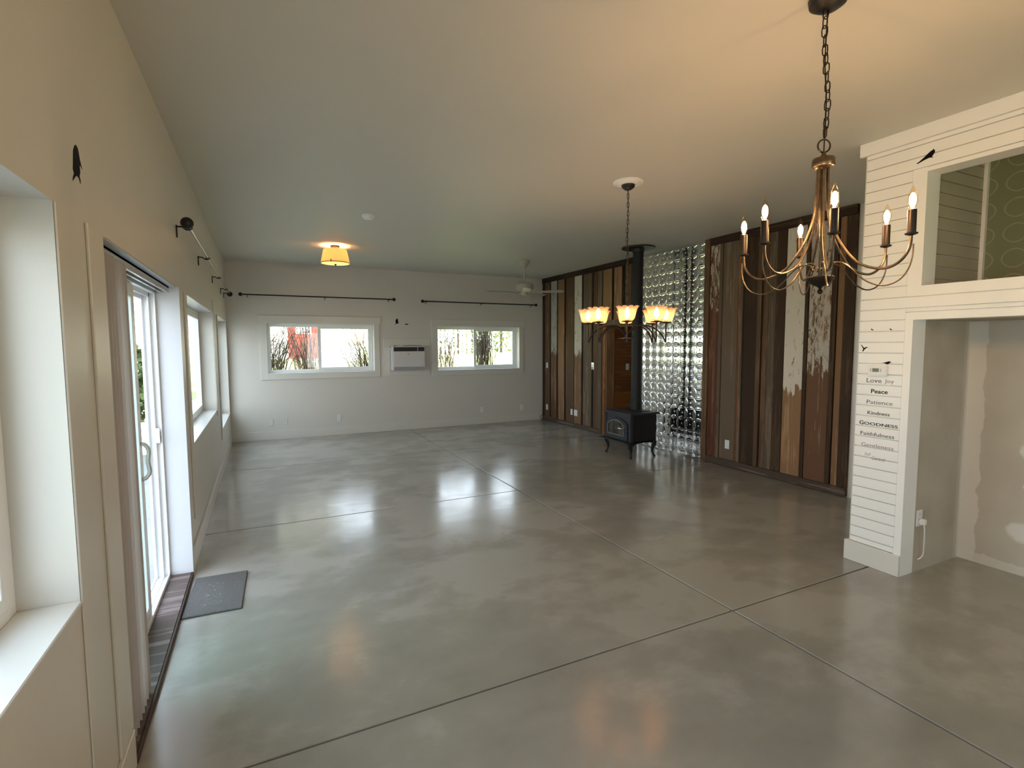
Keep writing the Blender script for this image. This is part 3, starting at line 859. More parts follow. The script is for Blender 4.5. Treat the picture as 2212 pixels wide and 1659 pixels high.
for ci in range(9):
    yc = 5.240 + 0.1522 * ci
    sheet_y = rnd.uniform(-0.006, 0.006) if ci % 4 == 0 else sheet_y
    for ri in range(-1, 19):
        zc = 0.1607 + 0.1518 * ri
        if (ri + 1) % 4 == 0 or ri == -1: sheet_z = rnd.uniform(-0.006, 0.006)
        src = half if ri == -1 else proto
        rot = (0, sheet_z + rnd.uniform(-0.006, 0.006), sheet_y + rnd.uniform(-0.008, 0.008))
        if ci == 0 and ri in (-1, 0):
            o = src; o.location = (WX + 0.008, yc, zc); o.rotation_euler = rot
        else:
            dup(src, wall_right, (WX + 0.008, yc, zc), rot)
struct('tin_edge', box(WX - 0.002, 5.16, 0.002, WX + 0.012, 6.54, 0.02), STEEL, wall_right)

# ------------------------------------------------------------------ shiplap closet front with loft opening and niche
NY, LY = 1.907, 1.87
wall_front = struct('wall_closet', wall_grid(0, WC + 0.020, WC + 0.156, YB, 2.243, 0.0, H, [(YB + 0.3, LY, 1.978, 2.703), (YB + 0.3, NY, -0.05, 1.757)]), WHITE, label='white shiplap closet front with a loft opening above a niche')
Z = lambda k: 0.189 + 0.0748 * k
g = 0.0026
for k in range(-1, 37):
    za, zb = max(Z(k), 0.148), min(Z(k + 1), 2.914)
    if zb - za < 0.02: continue
    ylo = 1.953
    if k == 22 or za >= Z(34) - 0.001: ylo = YB
    if k == 21: ylo = 1.953
    struct('plank', box(WC, ylo, za + g, WC + 0.0205, 2.243, zb - g), WHITE, wall_front, 0.002)
fl = 0.001
struct('casing', box(WC + fl, NY, 0.0, WC + 0.0205, 1.952, 1.757), WHITE, wall_front)
struct('casing', box(WC + fl, LY, 1.978, WC + 0.0205, 1.952, Z(34)), WHITE, wall_front)
struct('casing', box(WC + fl, YB, 2.703, WC + 0.0205, LY, Z(34) - 0.003), WHITE, wall_front)
struct('casing', box(WC + fl, YB, Z(23) + 0.003, WC + 0.0205, 1.952, 1.978), WHITE, wall_front)
struct('casing', box(WC + fl, YB, 1.757, WC + 0.0205, 1.952, 1.806), WHITE, wall_front)
struct('casing', box(WC + fl, YB, 1.811, WC + 0.0205, 1.952, Z(22) - 0.003), WHITE, wall_front)
struct('crown_board', box(WC - 0.014, YB, 2.914, WC + 0.0205, 2.288, H), WHITE, wall_front, 0.002)
struct('corner_board', box(WC + 0.0125, 2.243, 0.0, WX + 0.026, 2.255, H), PAINT, wall_front)
baseboard('baseboard_column', [(WC - 0.016, 1.9075, 0.0, WC + 0.0115, 2.276, 0.147), (WC + 0.013, 2.2555, 0.0, WX, 2.271, 0.147)], 'white baseboard block at the foot of the shiplap column')
# the niche and the loft behind the front
wall_niche = struct('wall_niche', MB().box(WC + 0.156, NY, 0.0, 5.95, 2.243, 1.757).box(5.15, YB, 0.0, 5.3, NY, 1.757).box(WC + 0.156, YB, 1.757, 5.3, NY, 1.775), NICHE, label='unpainted drywall niche with white patches of joint compound')
wall_loft = struct('wall_loft', MB().box(WC + 0.156, NY, 1.757, 5.95, 2.243, H).box(WC + 0.156, YB, 1.775, 5.3, NY, 1.95), WHITE, label='dim loft compartment above the niche')
struct('wallpaper_panel', box(5.193, YB, 1.95, 5.22, NY, H), PAPER, wall_loft)
struct('corner_trim', box(5.165, NY - 0.035, 1.95, 5.193, NY - 0.012, H), WHITE, wall_loft)
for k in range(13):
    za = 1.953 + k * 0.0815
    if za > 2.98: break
    struct('plank', box(WC + 0.156, NY - 0.012, za + 0.003, 5.193, NY, min(za + 0.0785, H)), LOFTSHADE, wall_loft, 0.002)

# ------------------------------------------------------------------ wood stove
SX0, SX1, SY0, SY1 = 5.10, 5.55, 5.64, 6.22
st = thing('wood_stove', (5.32, 5.93, 0.0), 'black cast iron wood stove on curved legs below a tall flue pipe', 'stove')
box(SX0, SY0, 0.215, SX1, SY1, 0.615).build('firebox', IRON, st, 0.008, 2)
MB().box(SX0 - 0.035, SY0 - 0.03, 0.615, SX1 + 0.03, SY1 + 0.03, 0.643).box(SX0 + 0.06, SY0 + 0.08, 0.643, SX1 - 0.05, SY1 - 0.08, 0.650).build('top_plate', IRONFACE, st, 0.006, 2)
fr = MB().box(SX0 - 0.012, SY0 - 0.004, 0.215, SX0 + 0.01, SY1 + 0.004, 0.62)
front = fr.build('front_plate', IRONFACE, st, 0.004)
MB().box(SX0 - 0.022, SY0 - 0.012, 0.20, SX0 + 0.03, SY0 + 0.028, 0.617).build('corner_post', IRONFACE, st, 0.008, 2)
MB().box(SX0 - 0.022, SY1 - 0.028, 0.20, SX0 + 0.03, SY1 + 0.012, 0.617).build('corner_post', IRONFACE, st, 0.008, 2)
def arch(y0, y1, z0, zs, rise, n=14):
    """outline (y,z): flat bottom, arched top"""
    pts = [(y0, z0), (y1, z0), (y1, zs)]
    for k in range(1, n):
        t = k / n
        y = y1 + (y0 - y1) * t
        pts.append((y, zs + rise * (1 - (2 * t - 1) ** 2) ** 0.75))
    pts.append((y0, zs)); return pts
def ring_prism(outer, inner, o, ux, uy, un, d):
    mb = MB(); n = len(outer)
    o, ux, uy, un = Vector(o), Vector(ux), Vector(uy), Vector(un)
    P = [o + ux * p[0] + uy * p[1] for p in outer] + [o + ux * p[0] + uy * p[1] for p in inner]
    P += [p + un * d for p in P]
    ff = []
    for i in range(n):
        j = (i + 1) % n
        ff += [(i, j, n + j, n + i), (2 * n + i, 3 * n + i, 3 * n + j, 2 * n + j), (i, 2 * n + i, 2 * n + j, j), (n + i, n + j, 3 * n + j, 3 * n + i)]
    return mb.add(P, ff)
xd = SX0 - 0.012
dr = ring_prism(arch(5.70, 6.185, 0.245, 0.475, 0.085), arch(5.765, 6.125, 0.315, 0.45, 0.068), (xd, 0, 0), (0, 1, 0), (0, 0, 1), (-1, 0, 0), 0.026).build('stove_door', IRONFACE, st, 0.004)
MB().prism(arch(5.758, 6.132, 0.308, 0.452, 0.071), (xd - 0.006, 0, 0), (0, 1, 0), (0, 0, 1), (-1, 0, 0), 0.006).build('glass', STOVEGLASS, dr)
ring_prism(arch(5.755, 6.135, 0.305, 0.453, 0.073), arch(5.77, 6.12, 0.32, 0.447, 0.064), (xd - 0.026, 0, 0), (0, 1, 0), (0, 0, 1), (-1, 0, 0), 0.006).build('glass_bead', mat('worn_bead', (0.22, 0.20, 0.17), 0.4, 0.6), dr)
hd = MB().tube([(xd - 0.024, 5.735, 0.425), (xd - 0.06, 5.735, 0.425)], 0.008, 8)
hd.tube([(xd - 0.06, 5.735 + 0.0 * k, 0.425) for k in range(2)] if False else [(xd - 0.06, 5.735, 0.43), (xd - 0.065, 5.77, 0.415), (xd - 0.06, 5.83, 0.405)], 0.007, 8)
for k in range(9):
    hd.tube([(xd - 0.062 + 0.014 * math.cos(a), 5.765 + k * 0.008, 0.416 + 0.014 * math.sin(a)) for a in [2 * PI * i / 10 for i in range(10)]], 0.0035, 6, True)
hd.build('stove_handle', STEEL, dr)
for zc in (0.30, 0.47):
    MB().tube([(xd - 0.01, 6.20, zc - 0.02), (xd - 0.01, 6.20, zc + 0.02)], 0.012, 8).build('hinge', IRONFACE, dr)
MB().prism([(5.62, 0), (6.30, 0), (6.27, 0.012), (5.65, 0.012)], (SX0 - 0.10, 0, 0.226), (0, 1, 0), (0, 0, 1), (1, 0, 0), 0.11).build('ash_lip', IRONFACE, st, 0.003)
def leg(x, y, dx, dy):
    pts = [(0.03, 0.23), (0.018, 0.18), (-0.008, 0.12), (-0.004, 0.07), (0.012, 0.035), (0.022, 0.012)]
    P = spline([(x - dx * p[0] * -1, y + dy * p[0], p[1]) for p in pts], 4)
    n = len(P)
    rr = [0.034 - 0.020 * min(1, i / (n * 0.6)) + (0.006 if i > n * 0.85 else 0) for i in range(n)]
    mb = MB().tube(P, rr, 8)
    mb.ball((P[-1].x, P[-1].y, 0.014), 0.018, 8, 1.2, 1.2, 0.75)
    mb.build('leg', IRON, st)
for (x, y, dx, dy) in ((5.105, 5.655, -1, -1), (5.105, 6.19, -1, 1), (5.50, 5.655, 1, -1), (5.50, 6.19, 1, 1)): leg(x, y, dx * 0.6, dy * 0.6)
def apron(a, b, n=14):
    """curved skirt hanging below the firebox between two legs"""
    a, b = Vector(a), Vector(b); d = b - a; L_ = d.length; d.normalize()
    pts = [(0, 0.02), (L_, 0.02)]
    for k in range(n + 1):
        t = 1 - k / n
        pts.append((L_ * t, -0.065 * (2 * t - 1) ** 4 + 0.0))
    un = d.cross(Vector((0, 0, 1)))
    MB().prism(pts, a, d, (0, 0, 1), un, 0.014).build('apron', IRON, st, 0.0)
apron((SX0 + 0.0, SY1, 0.215), (SX0 + 0.0, SY0, 0.215)); apron((SX0, SY0 + 0.014, 0.215), (SX1, SY0 + 0.014, 0.215))

px_, py_ = 5.445, 5.965
pipe = thing('stove_pipe', (px_, py_, 0.65), 'tall matte black flue pipe rising from the wood stove to the ceiling', 'flue pipe')
MB().lathe([(0.077, 0.652), (0.077, 2.985)], (px_, py_, 0), 32).build('flue', IRON, pipe)
MB().lathe([(0.083, 0.651), (0.083, 0.80), (0.078, 0.802)], (px_, py_, 0), 32).build('flue_collar', IRON, pipe)
MB().lathe([(0.085, 2.93), (0.09, 2.975), (0.235, 2.982), (0.24, 2.999)], (px_, py_, 0), 40).build('ceiling_collar', BLACK, pipe)

# ------------------------------------------------------------------ chandeliers
def chain_link(len_, w, r, n=10):
    P = []
    for k in range(n):
        a = 2 * PI * k / n
        P.append((w * math.cos(a), 0, (len_ / 2 - w) * (1 if math.sin(a) > 0.01 else -1 if math.sin(a) < -0.01 else 0) + w * math.sin(a)))
    return MB().tube(P, r, 5, True)

def candle_bulb(mb_glass, mb_fil, c):
    x, y, z = c
    mb_glass.lathe([(0.0085, z), (0.0125, z + 0.012), (0.0165, z + 0.030), (0.0155, z + 0.045), (0.010, z + 0.064), (0.004, z + 0.080), (0.0006, z + 0.088)], (x, y, 0), 14)
    mb_fil.ball((x, y, z + 0.034), 0.0110, 8, 1, 1, 2.3)

tilt = Vector((-0.0237, -0.0028, 1.0)).normalized()
RT = Vector((0, 0, 1)).rotation_difference(tilt).to_matrix().to_4x4()
piv = Vector((2.648, 1.411, 2.0))
TM = Matrix.Translation(piv) @ RT @ Matrix.Translation(-piv)
top = TM @ Vector((2.648, 1.411, H))
ch = thing('candle_chandelier', (2.648, 1.411, H), 'six-arm bronze candle chandelier hanging nearest, before the shiplap column', 'chandelier')
MB().lathe([(0.012, 2.955), (0.045, 2.962), (0.068, 2.978), (0.072, H - 0.0005)], (top.x, top.y, 0), 28).build('canopy', BLACK, ch)
base_link = chain_link(0.047, 0.0115, 0.0026)
z = 2.945; k = 0
first = None
while z > 2.455:
    off = 0.010 * math.sin((z - 2.45) * 11)
    p = TM @ Vector((2.648 + 0.8988 * off, 1.411 - 0.438 * off, z))
    rot = (0, R(3), R(-26 if k % 2 == 0 else 64) + R(12 * math.sin(k * 1.7)))
    if first is None:
        first = base_link.build('chain_link', DARKBRONZE, ch, local=True); o = first
    else: o = dup(first, ch)
    o.location = p - ch.location; o.rotation_euler = rot
    z -= 0.036; k += 1
cc = MB().tube(spline([TM @ Vector((2.648, 1.411, 2.955)), TM @ Vector((2.643, 1.413, 2.75)), TM @ Vector((2.652, 1.409, 2.6)), TM @ Vector((2.648, 1.411, 2.40))], 6), 0.0028, 6)
cc.build('cord', BLACK, ch)
X0c, Y0c = 2.648, 1.411
rg = MB().tube([(X0c + 0.026 * math.cos(2 * PI * i / 18) * 0.8988, Y0c - 0.026 * math.cos(2 * PI * i / 18) * 0.438, 2.422 + 0.026 * math.sin(2 * PI * i / 18)) for i in range(18)], 0.0035, 6, True)
rg.xf(TM).build('hanging_ring', DARKBRONZE, ch)
MB().lathe([(0.006, 2.398), (0.010, 2.385), (0.016, 2.376), (0.040, 2.372), (0.043, 2.366), (0.043, 2.340), (0.038, 2.334), (0.012, 2.330)], (X0c, Y0c, 0), 28).xf(TM).build('cap', BRONZE, ch)
MB().lathe([(0.008, 1.86), (0.008, 2.335)], (X0c, Y0c, 0), 10).xf(TM).build('column', BRONZE, ch)
MB().lathe([(0.004, 1.812), (0.010, 1.818), (0.010, 1.828), (0.005, 1.834), (0.010, 1.842), (0.036, 1.856), (0.050, 1.872), (0.053, 1.882), (0.050, 1.886), (0.006, 1.886)], (X0c, Y0c, 0), 28).xf(TM).build('bowl', DARKBRONZE, ch)
MAIN = [(0.020, 2.334), (0.021, 2.27), (0.027, 2.17), (0.040, 2.10), (0.059, 2.043), (0.087, 1.99), (0.128, 1.935), (0.165, 1.910), (0.21, 1.895), (0.245, 1.897), (0.277, 1.916), (0.299, 1.947), (0.307, 1.978), (0.308, 2.012)]
SCR = [(0.316, 1.975), (0.314, 1.925), (0.302, 1.880), (0.277, 1.845), (0.242, 1.829), (0.210, 1.830), (0.172, 1.848), (0.144, 1.872), (0.113, 1.908), (0.085, 1.932), (0.058, 1.939), (0.037, 1.933), (0.028, 1.920), (0.034, 1.910), (0.044, 1.914)]
ANG = [115.6, 173.6, 220.4, 284.5, 342.1, 49.6]
for a in ANG:
    a = R(a); ex = Vector((math.cos(a), math.sin(a), 0)); c0 = Vector((X0c, Y0c, 0))
    P = spline([c0 + ex * r_ + Vector((0, 0, z_)) for r_, z_ in MAIN], 4)
    arm = MB().tube(P, 0.0052, 8).xf(TM).build('arm', BRONZE, ch)
    MB().tube(spline([c0 + ex * r_ + Vector((0, 0, z_)) for r_, z_ in SCR], 4), 0.0030, 6).xf(TM).build('scroll', BRONZE, ch)
    c = c0 + ex * 0.308
    cd = MB().lathe([(0.014, 2.016), (0.0145, 2.020), (0.0145, 2.102), (0.010, 2.104)], (c.x, c.y, 0), 16).xf(TM).build('candle', DARKBRONZE, ch)
    MB().lathe([(0.006, 2.006), (0.020, 2.011), (0.0215, 2.016), (0.010, 2.017)], (c.x, c.y, 0), 16).xf(TM).build('drip_pan', DARKBRONZE, cd)
    bg_, bf_ = MB(), MB()
    candle_bulb(bg_, bf_, (c.x, c.y, 2.104))
    bg_.xf(TM).build('bulb', BULBGLASS, cd)
    bf_.xf(TM).build('filament', F_CANDLE, cd)

med = MB().lathe([(0.130, H - 0.0005), (0.130, 2.992), (0.112, 2.984), (0.098, 2.990), (0.086, 2.982), (0.060, 2.976), (0.02, 2.974)], (CH2.x, CH2.y, 0), 40).build('ceiling_medallion', WHITE)
tag(med, 'round white plaster medallion on the ceiling above the glass-shade chandelier', 'ceiling medallion')
c2 = thing('glass_shade_chandelier', (CH2.x, CH2.y, H), 'dark chandelier with ruffled amber glass shades, hanging in front of the stove pipe', 'chandelier')
MB().lathe([(0.008, 2.928), (0.03, 2.936), (0.054, 2.955), (0.058, 2.974)], (CH2.x, CH2.y, 0), 24).build('canopy', BLACK, c2)
link2 = chain_link(0.046, 0.0095, 0.0024)
z = 2.918; k = 0; first = None
while z > 1.86:
    if first is None:
        first = link2.build('chain_link', DARKBRONZE, c2, local=True); o = first
    else: o = dup(first, c2)
    o.location = (0.004 * math.sin(k * 0.5), 0.003 * math.sin(k * 0.7), z - H); o.rotation_euler = (0, 0, R(-30 if k % 2 else 60))
    z -= 0.0365; k += 1
MB().tube([(CH2.x + 0.003, CH2.y, 2.93), (CH2.x - 0.002, CH2.y, 2.4), (CH2.x, CH2.y, 1.83)], 0.0022, 6).build('cord', BLACK, c2)
MB().lathe([(0.006, 1.85), (0.014, 1.838), (0.010, 1.80), (0.010, 1.715), (0.016, 1.70), (0.010, 1.69), (0.010, 1.66)], (CH2.x, CH2.y, 0), 16).build('column', DARKBRONZE, c2)
MB().lathe([(0.004, 1.612), (0.012, 1.622), (0.006, 1.634), (0.018, 1.642), (0.066, 1.652), (0.066, 1.658), (0.02, 1.664), (0.01, 1.668)], (CH2.x, CH2.y, 0), 28).build('hub', DARKBRONZE, c2)
R2 = 0.335
ARM2 = [(0.012, 1.690), (0.045, 1.725), (0.10, 1.757), (0.155, 1.768), (0.21, 1.757), (0.262, 1.727), (0.30, 1.685), (0.322, 1.645), (0.329, 1.622)]
def glass_shade():
    prof = [(0.030, 0.0), (0.047, 0.004), (0.056, 0.016), (0.062, 0.040), (0.067, 0.066), (0.073, 0.088), (0.082, 0.103), (0.088, 0.108)]
    n = 60; nl = 10; mb = MB(); vv = []; ff = []
    for side in (0, 1):
        for i, (r_, z_) in enumerate(prof):
            t = i / (len(prof) - 1)
            for q in range(n):
                th = 2 * PI * q / n
                rib = abs(math.cos(nl * th / 2)) ** 0.7
                rr = r_ * (1 + (0.11 + 0.13 * t ** 2) * (rib - 0.6)) - (0.0022 if side else 0)
                zz_ = z_ + 0.010 * t ** 3 * rib
                vv.append((rr * math.cos(th), rr * math.sin(th), zz_))
    m = len(prof)
    for side in (0, 1):
        o = side * m * n
        for i in range(m - 1):
            for q in range(n):
                q2 = (q + 1) % n
                f = (o + i * n + q, o + i * n + q2, o + (i + 1) * n + q2, o + (i + 1) * n + q)
                ff.append(f if not side else f[::-1])
    for i in (0, m - 1):
        for q in range(n):
            q2 = (q + 1) % n
            ff.append((i * n + q, m * n + i * n + q, m * n + i * n + q2, i * n + q2))
    return mb.add(vv, ff, True)
gs_first = None
for k in range(8):
    a = R(-127.5 + 45 * k); ex = Vector((math.cos(a), math.sin(a), 0)); c0 = Vector((CH2.x, CH2.y, 0)); c = c0 + ex * R2
    MB().tube(spline([c0 + ex * r_ + Vector((0, 0, z_)) for r_, z_ in ARM2], 4), 0.0062, 8).build('arm', DARKBRONZE, c2)
    MB().lathe([(0.005, 1.618), (0.0065, 1.63), (0.0065, 1.780), (0.012, 1.784), (0.046, 1.789), (0.048, 1.794), (0.020, 1.797), (0.019, 1.813)], (c.x, c.y, 0), 18).build('stem', DARKBRONZE, c2)
    if gs_first is None:
        gs_first = glass_shade().build('glass_shade', AMBER, c2, local=True); gs = gs_first
    else: gs = dup(gs_first, c2)
    gs.location = Vector((c.x, c.y, 1.799)) - c2.location
    bl = MB().lathe([(0.011, 1.813), (0.013, 1.824), (0.020, 1.842), (0.022, 1.862), (0.016, 1.885), (0.006, 1.903), (0.001, 1.908)], (c.x, c.y, 0), 14)
    bl.build('bulb', F_SHADE, gs)

# ------------------------------------------------------------------ ceiling lamp, fan, smoke detector
lx, ly = 1.481, 7.663
cl = thing('ceiling_lamp', (lx, ly, H), 'lit semi-flush ceiling lamp with a tapered linen drum shade', 'ceiling lamp')
MB().lathe([(0.055, 2.975), (0.062, 2.985), (0.062, H - 0.0005)], (lx, ly, 0), 28).build('canopy', BRONZE, cl)
MB().lathe([(0.007, 2.735), (0.007, 2.98)], (lx, ly, 0), 10).build('stem', BRONZE, cl)
ds = MB()
n = 48
prof = [(0.158, 2.944), (0.195, 2.762)]
ds.lathe(prof + [(0.1925, 2.762), (0.1555, 2.944), (0.158, 2.944)], (lx, ly, 0), n, cap=False)
ds.build('shade', FABRIC, cl)
MB().lathe([(0.196, 2.756), (0.198, 2.759), (0.198, 2.766), (0.194, 2.766), (0.194, 2.756), (0.196, 2.756)], (lx, ly, 0), n, cap=False).build('shade_ring', BRONZE, cl)
MB().lathe([(0.006, 2.748), (0.10, 2.750), (0.190, 2.757), (0.190, 2.760), (0.006, 2.753)], (lx, ly, 0), n).build('diffuser', DIFF, cl)
MB().lathe([(0.002, 2.722), (0.010, 2.732), (0.018, 2.744), (0.018, 2.748)], (lx, ly, 0), 14).build('finial', DARKBRONZE, cl)
for a in (-115, 5, 125):
    q = Vector((lx + 0.190 * math.cos(R(a)), ly + 0.190 * math.sin(R(a)), 2.775))
    MB().box(q.x - 0.006, q.y - 0.006, 2.755, q.x + 0.006, q.y + 0.006, 2.79).build('clip', DARKBRONZE, cl)
for dx in (-0.075, 0.075):
    MB().ball((lx + dx, ly, 2.85), 0.028, 10).build('bulb', F_DRUM, cl)

fx, fy = 4.482, 7.681
fan = thing('ceiling_fan', (fx, fy, H), 'white five-blade ceiling fan at the far right corner of the ceiling', 'ceiling fan')
MB().lathe([(0.030, 2.895), (0.055, 2.915), (0.085, 2.965), (0.092, H - 0.0005)], (fx, fy, 0), 28).build('canopy', FANPAINT, fan)
MB().lathe([(0.0125, 2.63), (0.0125, 2.90)], (fx, fy, 0), 12).build('downrod', FANPAINT, fan)
MB().lathe([(0.03, 2.645), (0.10, 2.638), (0.145, 2.615), (0.152, 2.585), (0.150, 2.545), (0.135, 2.520), (0.10, 2.508), (0.05, 2.500)], (fx, fy, 0), 36).build('motor_housing', FANPAINT, fan)
MB().lathe([(0.02, 2.435), (0.05, 2.442), (0.058, 2.470), (0.05, 2.500)], (fx, fy, 0), 24).build('hub_cap', FANPAINT, fan)
for k in range(5):
    a = R(175 - 72 * k)
    T = Matrix.Translation((fx, fy, 2.475)) @ Matrix.Rotation(a, 4, 'Z') @ Matrix.Rotation(R(-11), 4, 'X')
    o2 = [(0.17, -0.052), (0.60, -0.068), (0.655, -0.055), (0.672, 0.0), (0.655, 0.055), (0.60, 0.068), (0.17, 0.052)]
    bl = MB().prism(o2, (0, 0, 0), (1, 0, 0), (0, 1, 0), (0, 0, 1), 0.007).xf(T).build('blade', FANPAINT, fan, 0.002)
    MB().prism([(0.05, -0.014), (0.13, -0.016), (0.20, -0.038), (0.24, 0.0), (0.20, 0.038), (0.13, 0.016), (0.05, 0.014)], (0, 0, -0.006), (1, 0, 0), (0, 1, 0), (0, 0, 1), 0.006).xf(T).build('blade_iron', FANPAINT, bl)
sd = MB().lathe([(0.03, 2.958), (0.050, 2.962), (0.060, 2.972), (0.062, 2.984), (0.070, 2.986), (0.072, H - 0.0005)], (1.59, 5.742, 0), 28).build('smoke_detector', WHITE)
tag(sd, 'small round white smoke detector on the open ceiling', 'smoke detector')

# ------------------------------------------------------------------ curtain rods
def rod(p0, p1, wall, label, brackets, ball=0.031, m=BLACK, drop=0.045):
    p0, p1 = Vector(p0), Vector(p1); d = (p1 - p0).normalized()
    t = thing('curtain_rod', (p0 + p1) / 2, label, 'curtain rod', 'black curtain rods with ball finials')
    MB().tube([p0, (p0 + p1) / 2, p1], 0.011, 10).build('pole', m, t)
    for p in (p0, p1):
        MB().ball(p, ball, 12).build('ball_finial', BLACK, t)
    for b in brackets:
        q = p0 + d * b
        w = Vector(wall)    # from the rod to the wall
        e = q + w
        br = MB().tube([q + w * 0.0 + Vector((0, 0, -0.016)), q + w * 0.25 + Vector((0, 0, -0.018)), q + w * 0.55 + Vector((0, 0, 0.0)), e - w.normalized() * 0.004], 0.006, 6)
        br.tube([e - w.normalized() * 0.005 + Vector((0, 0, 0.01)), e - w.normalized() * 0.005 + Vector((0, 0, -drop))], 0.005, 6)
        br.tube([q + Vector((0, 0, -0.016)) + w.normalized() * (0.016 * math.cos(x)) + Vector((0, 0, 0.016 - 0.016 * math.sin(x))) for x in [PI * i / 8 for i in range(9)]], 0.004, 5)
        br.build('bracket', BLACK, t)
rod((0.082, 4.13, 2.43), (0.082, 9.36, 2.43), (-0.082, 0, 0), 'long metal curtain rod high on the left wall above the door', (0.14, 1.50, 3.0, 4.4, 5.1), 0.040, mat('rod_steel', (0.30, 0.27, 0.22), 0.22, 0.9), 0.075)
rod((0.225, L - 0.085, 2.452), (2.735, L - 0.085, 2.452), (0, 0.085, 0), 'thin black curtain rod above the window with the red door beyond', (0.10, 1.31, 2.42))
rod((3.275, L - 0.085, 2.440), (5.72, L - 0.085, 2.440), (0, 0.085, 0), 'thin black curtain rod above the end window nearer the barn wood', (0.08, 1.22, 2.36))

# ------------------------------------------------------------------ air conditioner and its trim
trim_4 = group_root('trim_4', 'painted boards framing the wall air conditioner')
for p in ((2.538, L - 0.022, 1.595, 3.43, L, 1.732), (2.538, L - 0.02, 1.04, 2.655, L, 1.595), (3.285, L - 0.02, 1.04, 3.415, L, 1.595), (2.655, L - 0.02, 1.04, 3.285, L, 1.128)):
    struct('casing', box(*p), GLOSS, trim_4, 0.003)
ac = thing('air_conditioner', (2.97, L, 1.14), 'white through-wall air conditioner with a black top grille, between the end windows', 'air conditioner')
ax0, ax1, az0, az1, ay = 2.66, 3.29, 1.140, 1.592, L - 0.17
MB().box(ax0, ay, az0, ax1, L + 0.0, az1).build('case', ACWHITE, ac, 0.012, 3)
fp = MB().box(ax0 + 0.035, ay - 0.012, az0 + 0.075, ax1 - 0.015, ay + 0.004, az1 - 0.105).build('front_panel', ACWHITE, ac, 0.006, 2)
MB().box(ax0 + 0.285, ay - 0.0135, az0 + 0.300, ax0 + 0.315, ay - 0.011, az0 + 0.312).build('badge', mat('badge_grey', (0.12, 0.12, 0.12), 0.4), fp)
MB().box(ax0 + 0.50, ay - 0.0135, az0 + 0.098, ax0 + 0.555, ay - 0.011, az0 + 0.102).build('badge_line', mat('badge_line', (0.45, 0.44, 0.44), 0.4), fp)
MB().lathe([(0.007, -0.0135), (0.007, -0.011)], (ax0 + 0.578, ay, az0 + 0.102), 12, 1).build('badge_dot', mat('badge_dot', (0.15, 0.14, 0.15), 0.4), fp)
gr = MB().box(ax0 + 0.03, ay - 0.004, az1 - 0.095, ax0 + 0.475, ay + 0.004, az1 - 0.018).build('grille', DARKPLASTIC, ac)
for i in range(6):
    zc = az1 - 0.088 + i * 0.0125
    MB().box(ax0 + 0.032, ay - 0.010, zc, ax0 + 0.473, ay - 0.002, zc + 0.004).build('louver', DARKPLASTIC, gr)
MB().box(ax0 + 0.487, ay - 0.006, az1 - 0.095, ax1 - 0.02, ay + 0.004, az1 - 0.018).build('control_panel', DARKPLASTIC, ac, 0.002)
vt = MB().box(ax0 + 0.03, ay - 0.004, az0 + 0.006, ax1 - 0.02, ay + 0.004, az0 + 0.068).build('vent', ACGREY, ac)
for i in range(5):
    zc = az0 + 0.010 + i * 0.0115
    MB().box(ax0 + 0.034, ay - 0.009, zc, ax1 - 0.024, ay - 0.002, zc + 0.005).build('louver', ACGREY, vt)
MB().box(ax0 - 0.04, L - 0.10, az1 - 0.075, ax0, L - 0.02, az1 - 0.03).build('drain_bracket', ACWHITE, ac, 0.003)
MB().tube(spline([(ax0 + 0.05, L - 0.06, az1 + 0.002), (ax0 + 0.12, L - 0.05, az1 + 0.016), (ax0 + 0.22, L - 0.05, az1 + 0.006), (ax0 + 0.4, L - 0.05, az1 + 0.014), (ax0 + 0.6, L - 0.04, az1 + 0.004)], 5), 0.006, 6).build('cord', mat('cord_grey', (0.3, 0.28, 0.25), 0.6), ac)
rem = MB().box(ax0 + 0.09, ay + 0.05, az1 + 0.0005, ax0 + 0.22, ay + 0.09, az1 + 0.016).build('remote_control', PLASTIC, None, 0.004)
tag(rem, 'slim white remote control lying on top of the air conditioner', 'remote control')

# ------------------------------------------------------------------ outlets and switches
def plate(name, c, axis, sign, label, cat, kind='outlet', w=0.070, h=0.115, m=PLASTIC, dirt=None):
    """wall plate centred at C; its face looks along AXIS * SIGN"""
    c = Vector(c)
    t = thing(name, c, label, cat, 'wall outlets, switches and cover plates')
    ux = Vector((0, 1, 0)) if axis == 0 else Vector((1, 0, 0))
    un = Vector((sign, 0, 0)) if axis == 0 else Vector((0, sign, 0))
    up = Vector((0, 0, 1))
    def bx(u0, u1, v0, v1, d0, d1):
        P = [c + ux * u + up * v + un * d for d in (d0, d1) for (u, v) in ((u0, v0), (u1, v0), (u1, v1), (u0, v1))]
        return MB().add(P, [(0, 3, 2, 1), (4, 5, 6, 7), (0, 1, 5, 4), (1, 2, 6, 5), (2, 3, 7, 6), (3, 0, 4, 7)])
    bx(-w / 2, w / 2, -h / 2, h / 2, 0.0005, 0.007).build('plate', m, t, 0.002)
    if kind == 'outlet':
        for v in (-0.024, 0.024):
            s = bx(-0.017, 0.017, v - 0.014, v + 0.014, 0.006, 0.0085).build('socket', PLASTIC, t, 0.002)
            for u in (-0.006, 0.006):
                bx(u - 0.001, u + 0.001, v - 0.001, v + 0.008, 0.008, 0.0088).build('slot', BLACK, s)
    elif kind == 'switch':
        bx(-0.017, 0.017, -0.033, 0.033, 0.006, 0.010).build('rocker', PLASTIC, t, 0.002)
    elif kind == 'toggle':
        bx(-0.006, 0.006, -0.012, 0.012, 0.006, 0.018).build('toggle', STEEL, t, 0.002)
    elif kind == 'double':
        for u in (-0.024, 0.024):
            bx(u - 0.017, u + 0.017, -0.033, 0.033, 0.006, 0.009).build('insert', PLASTIC, t, 0.002)
    return t
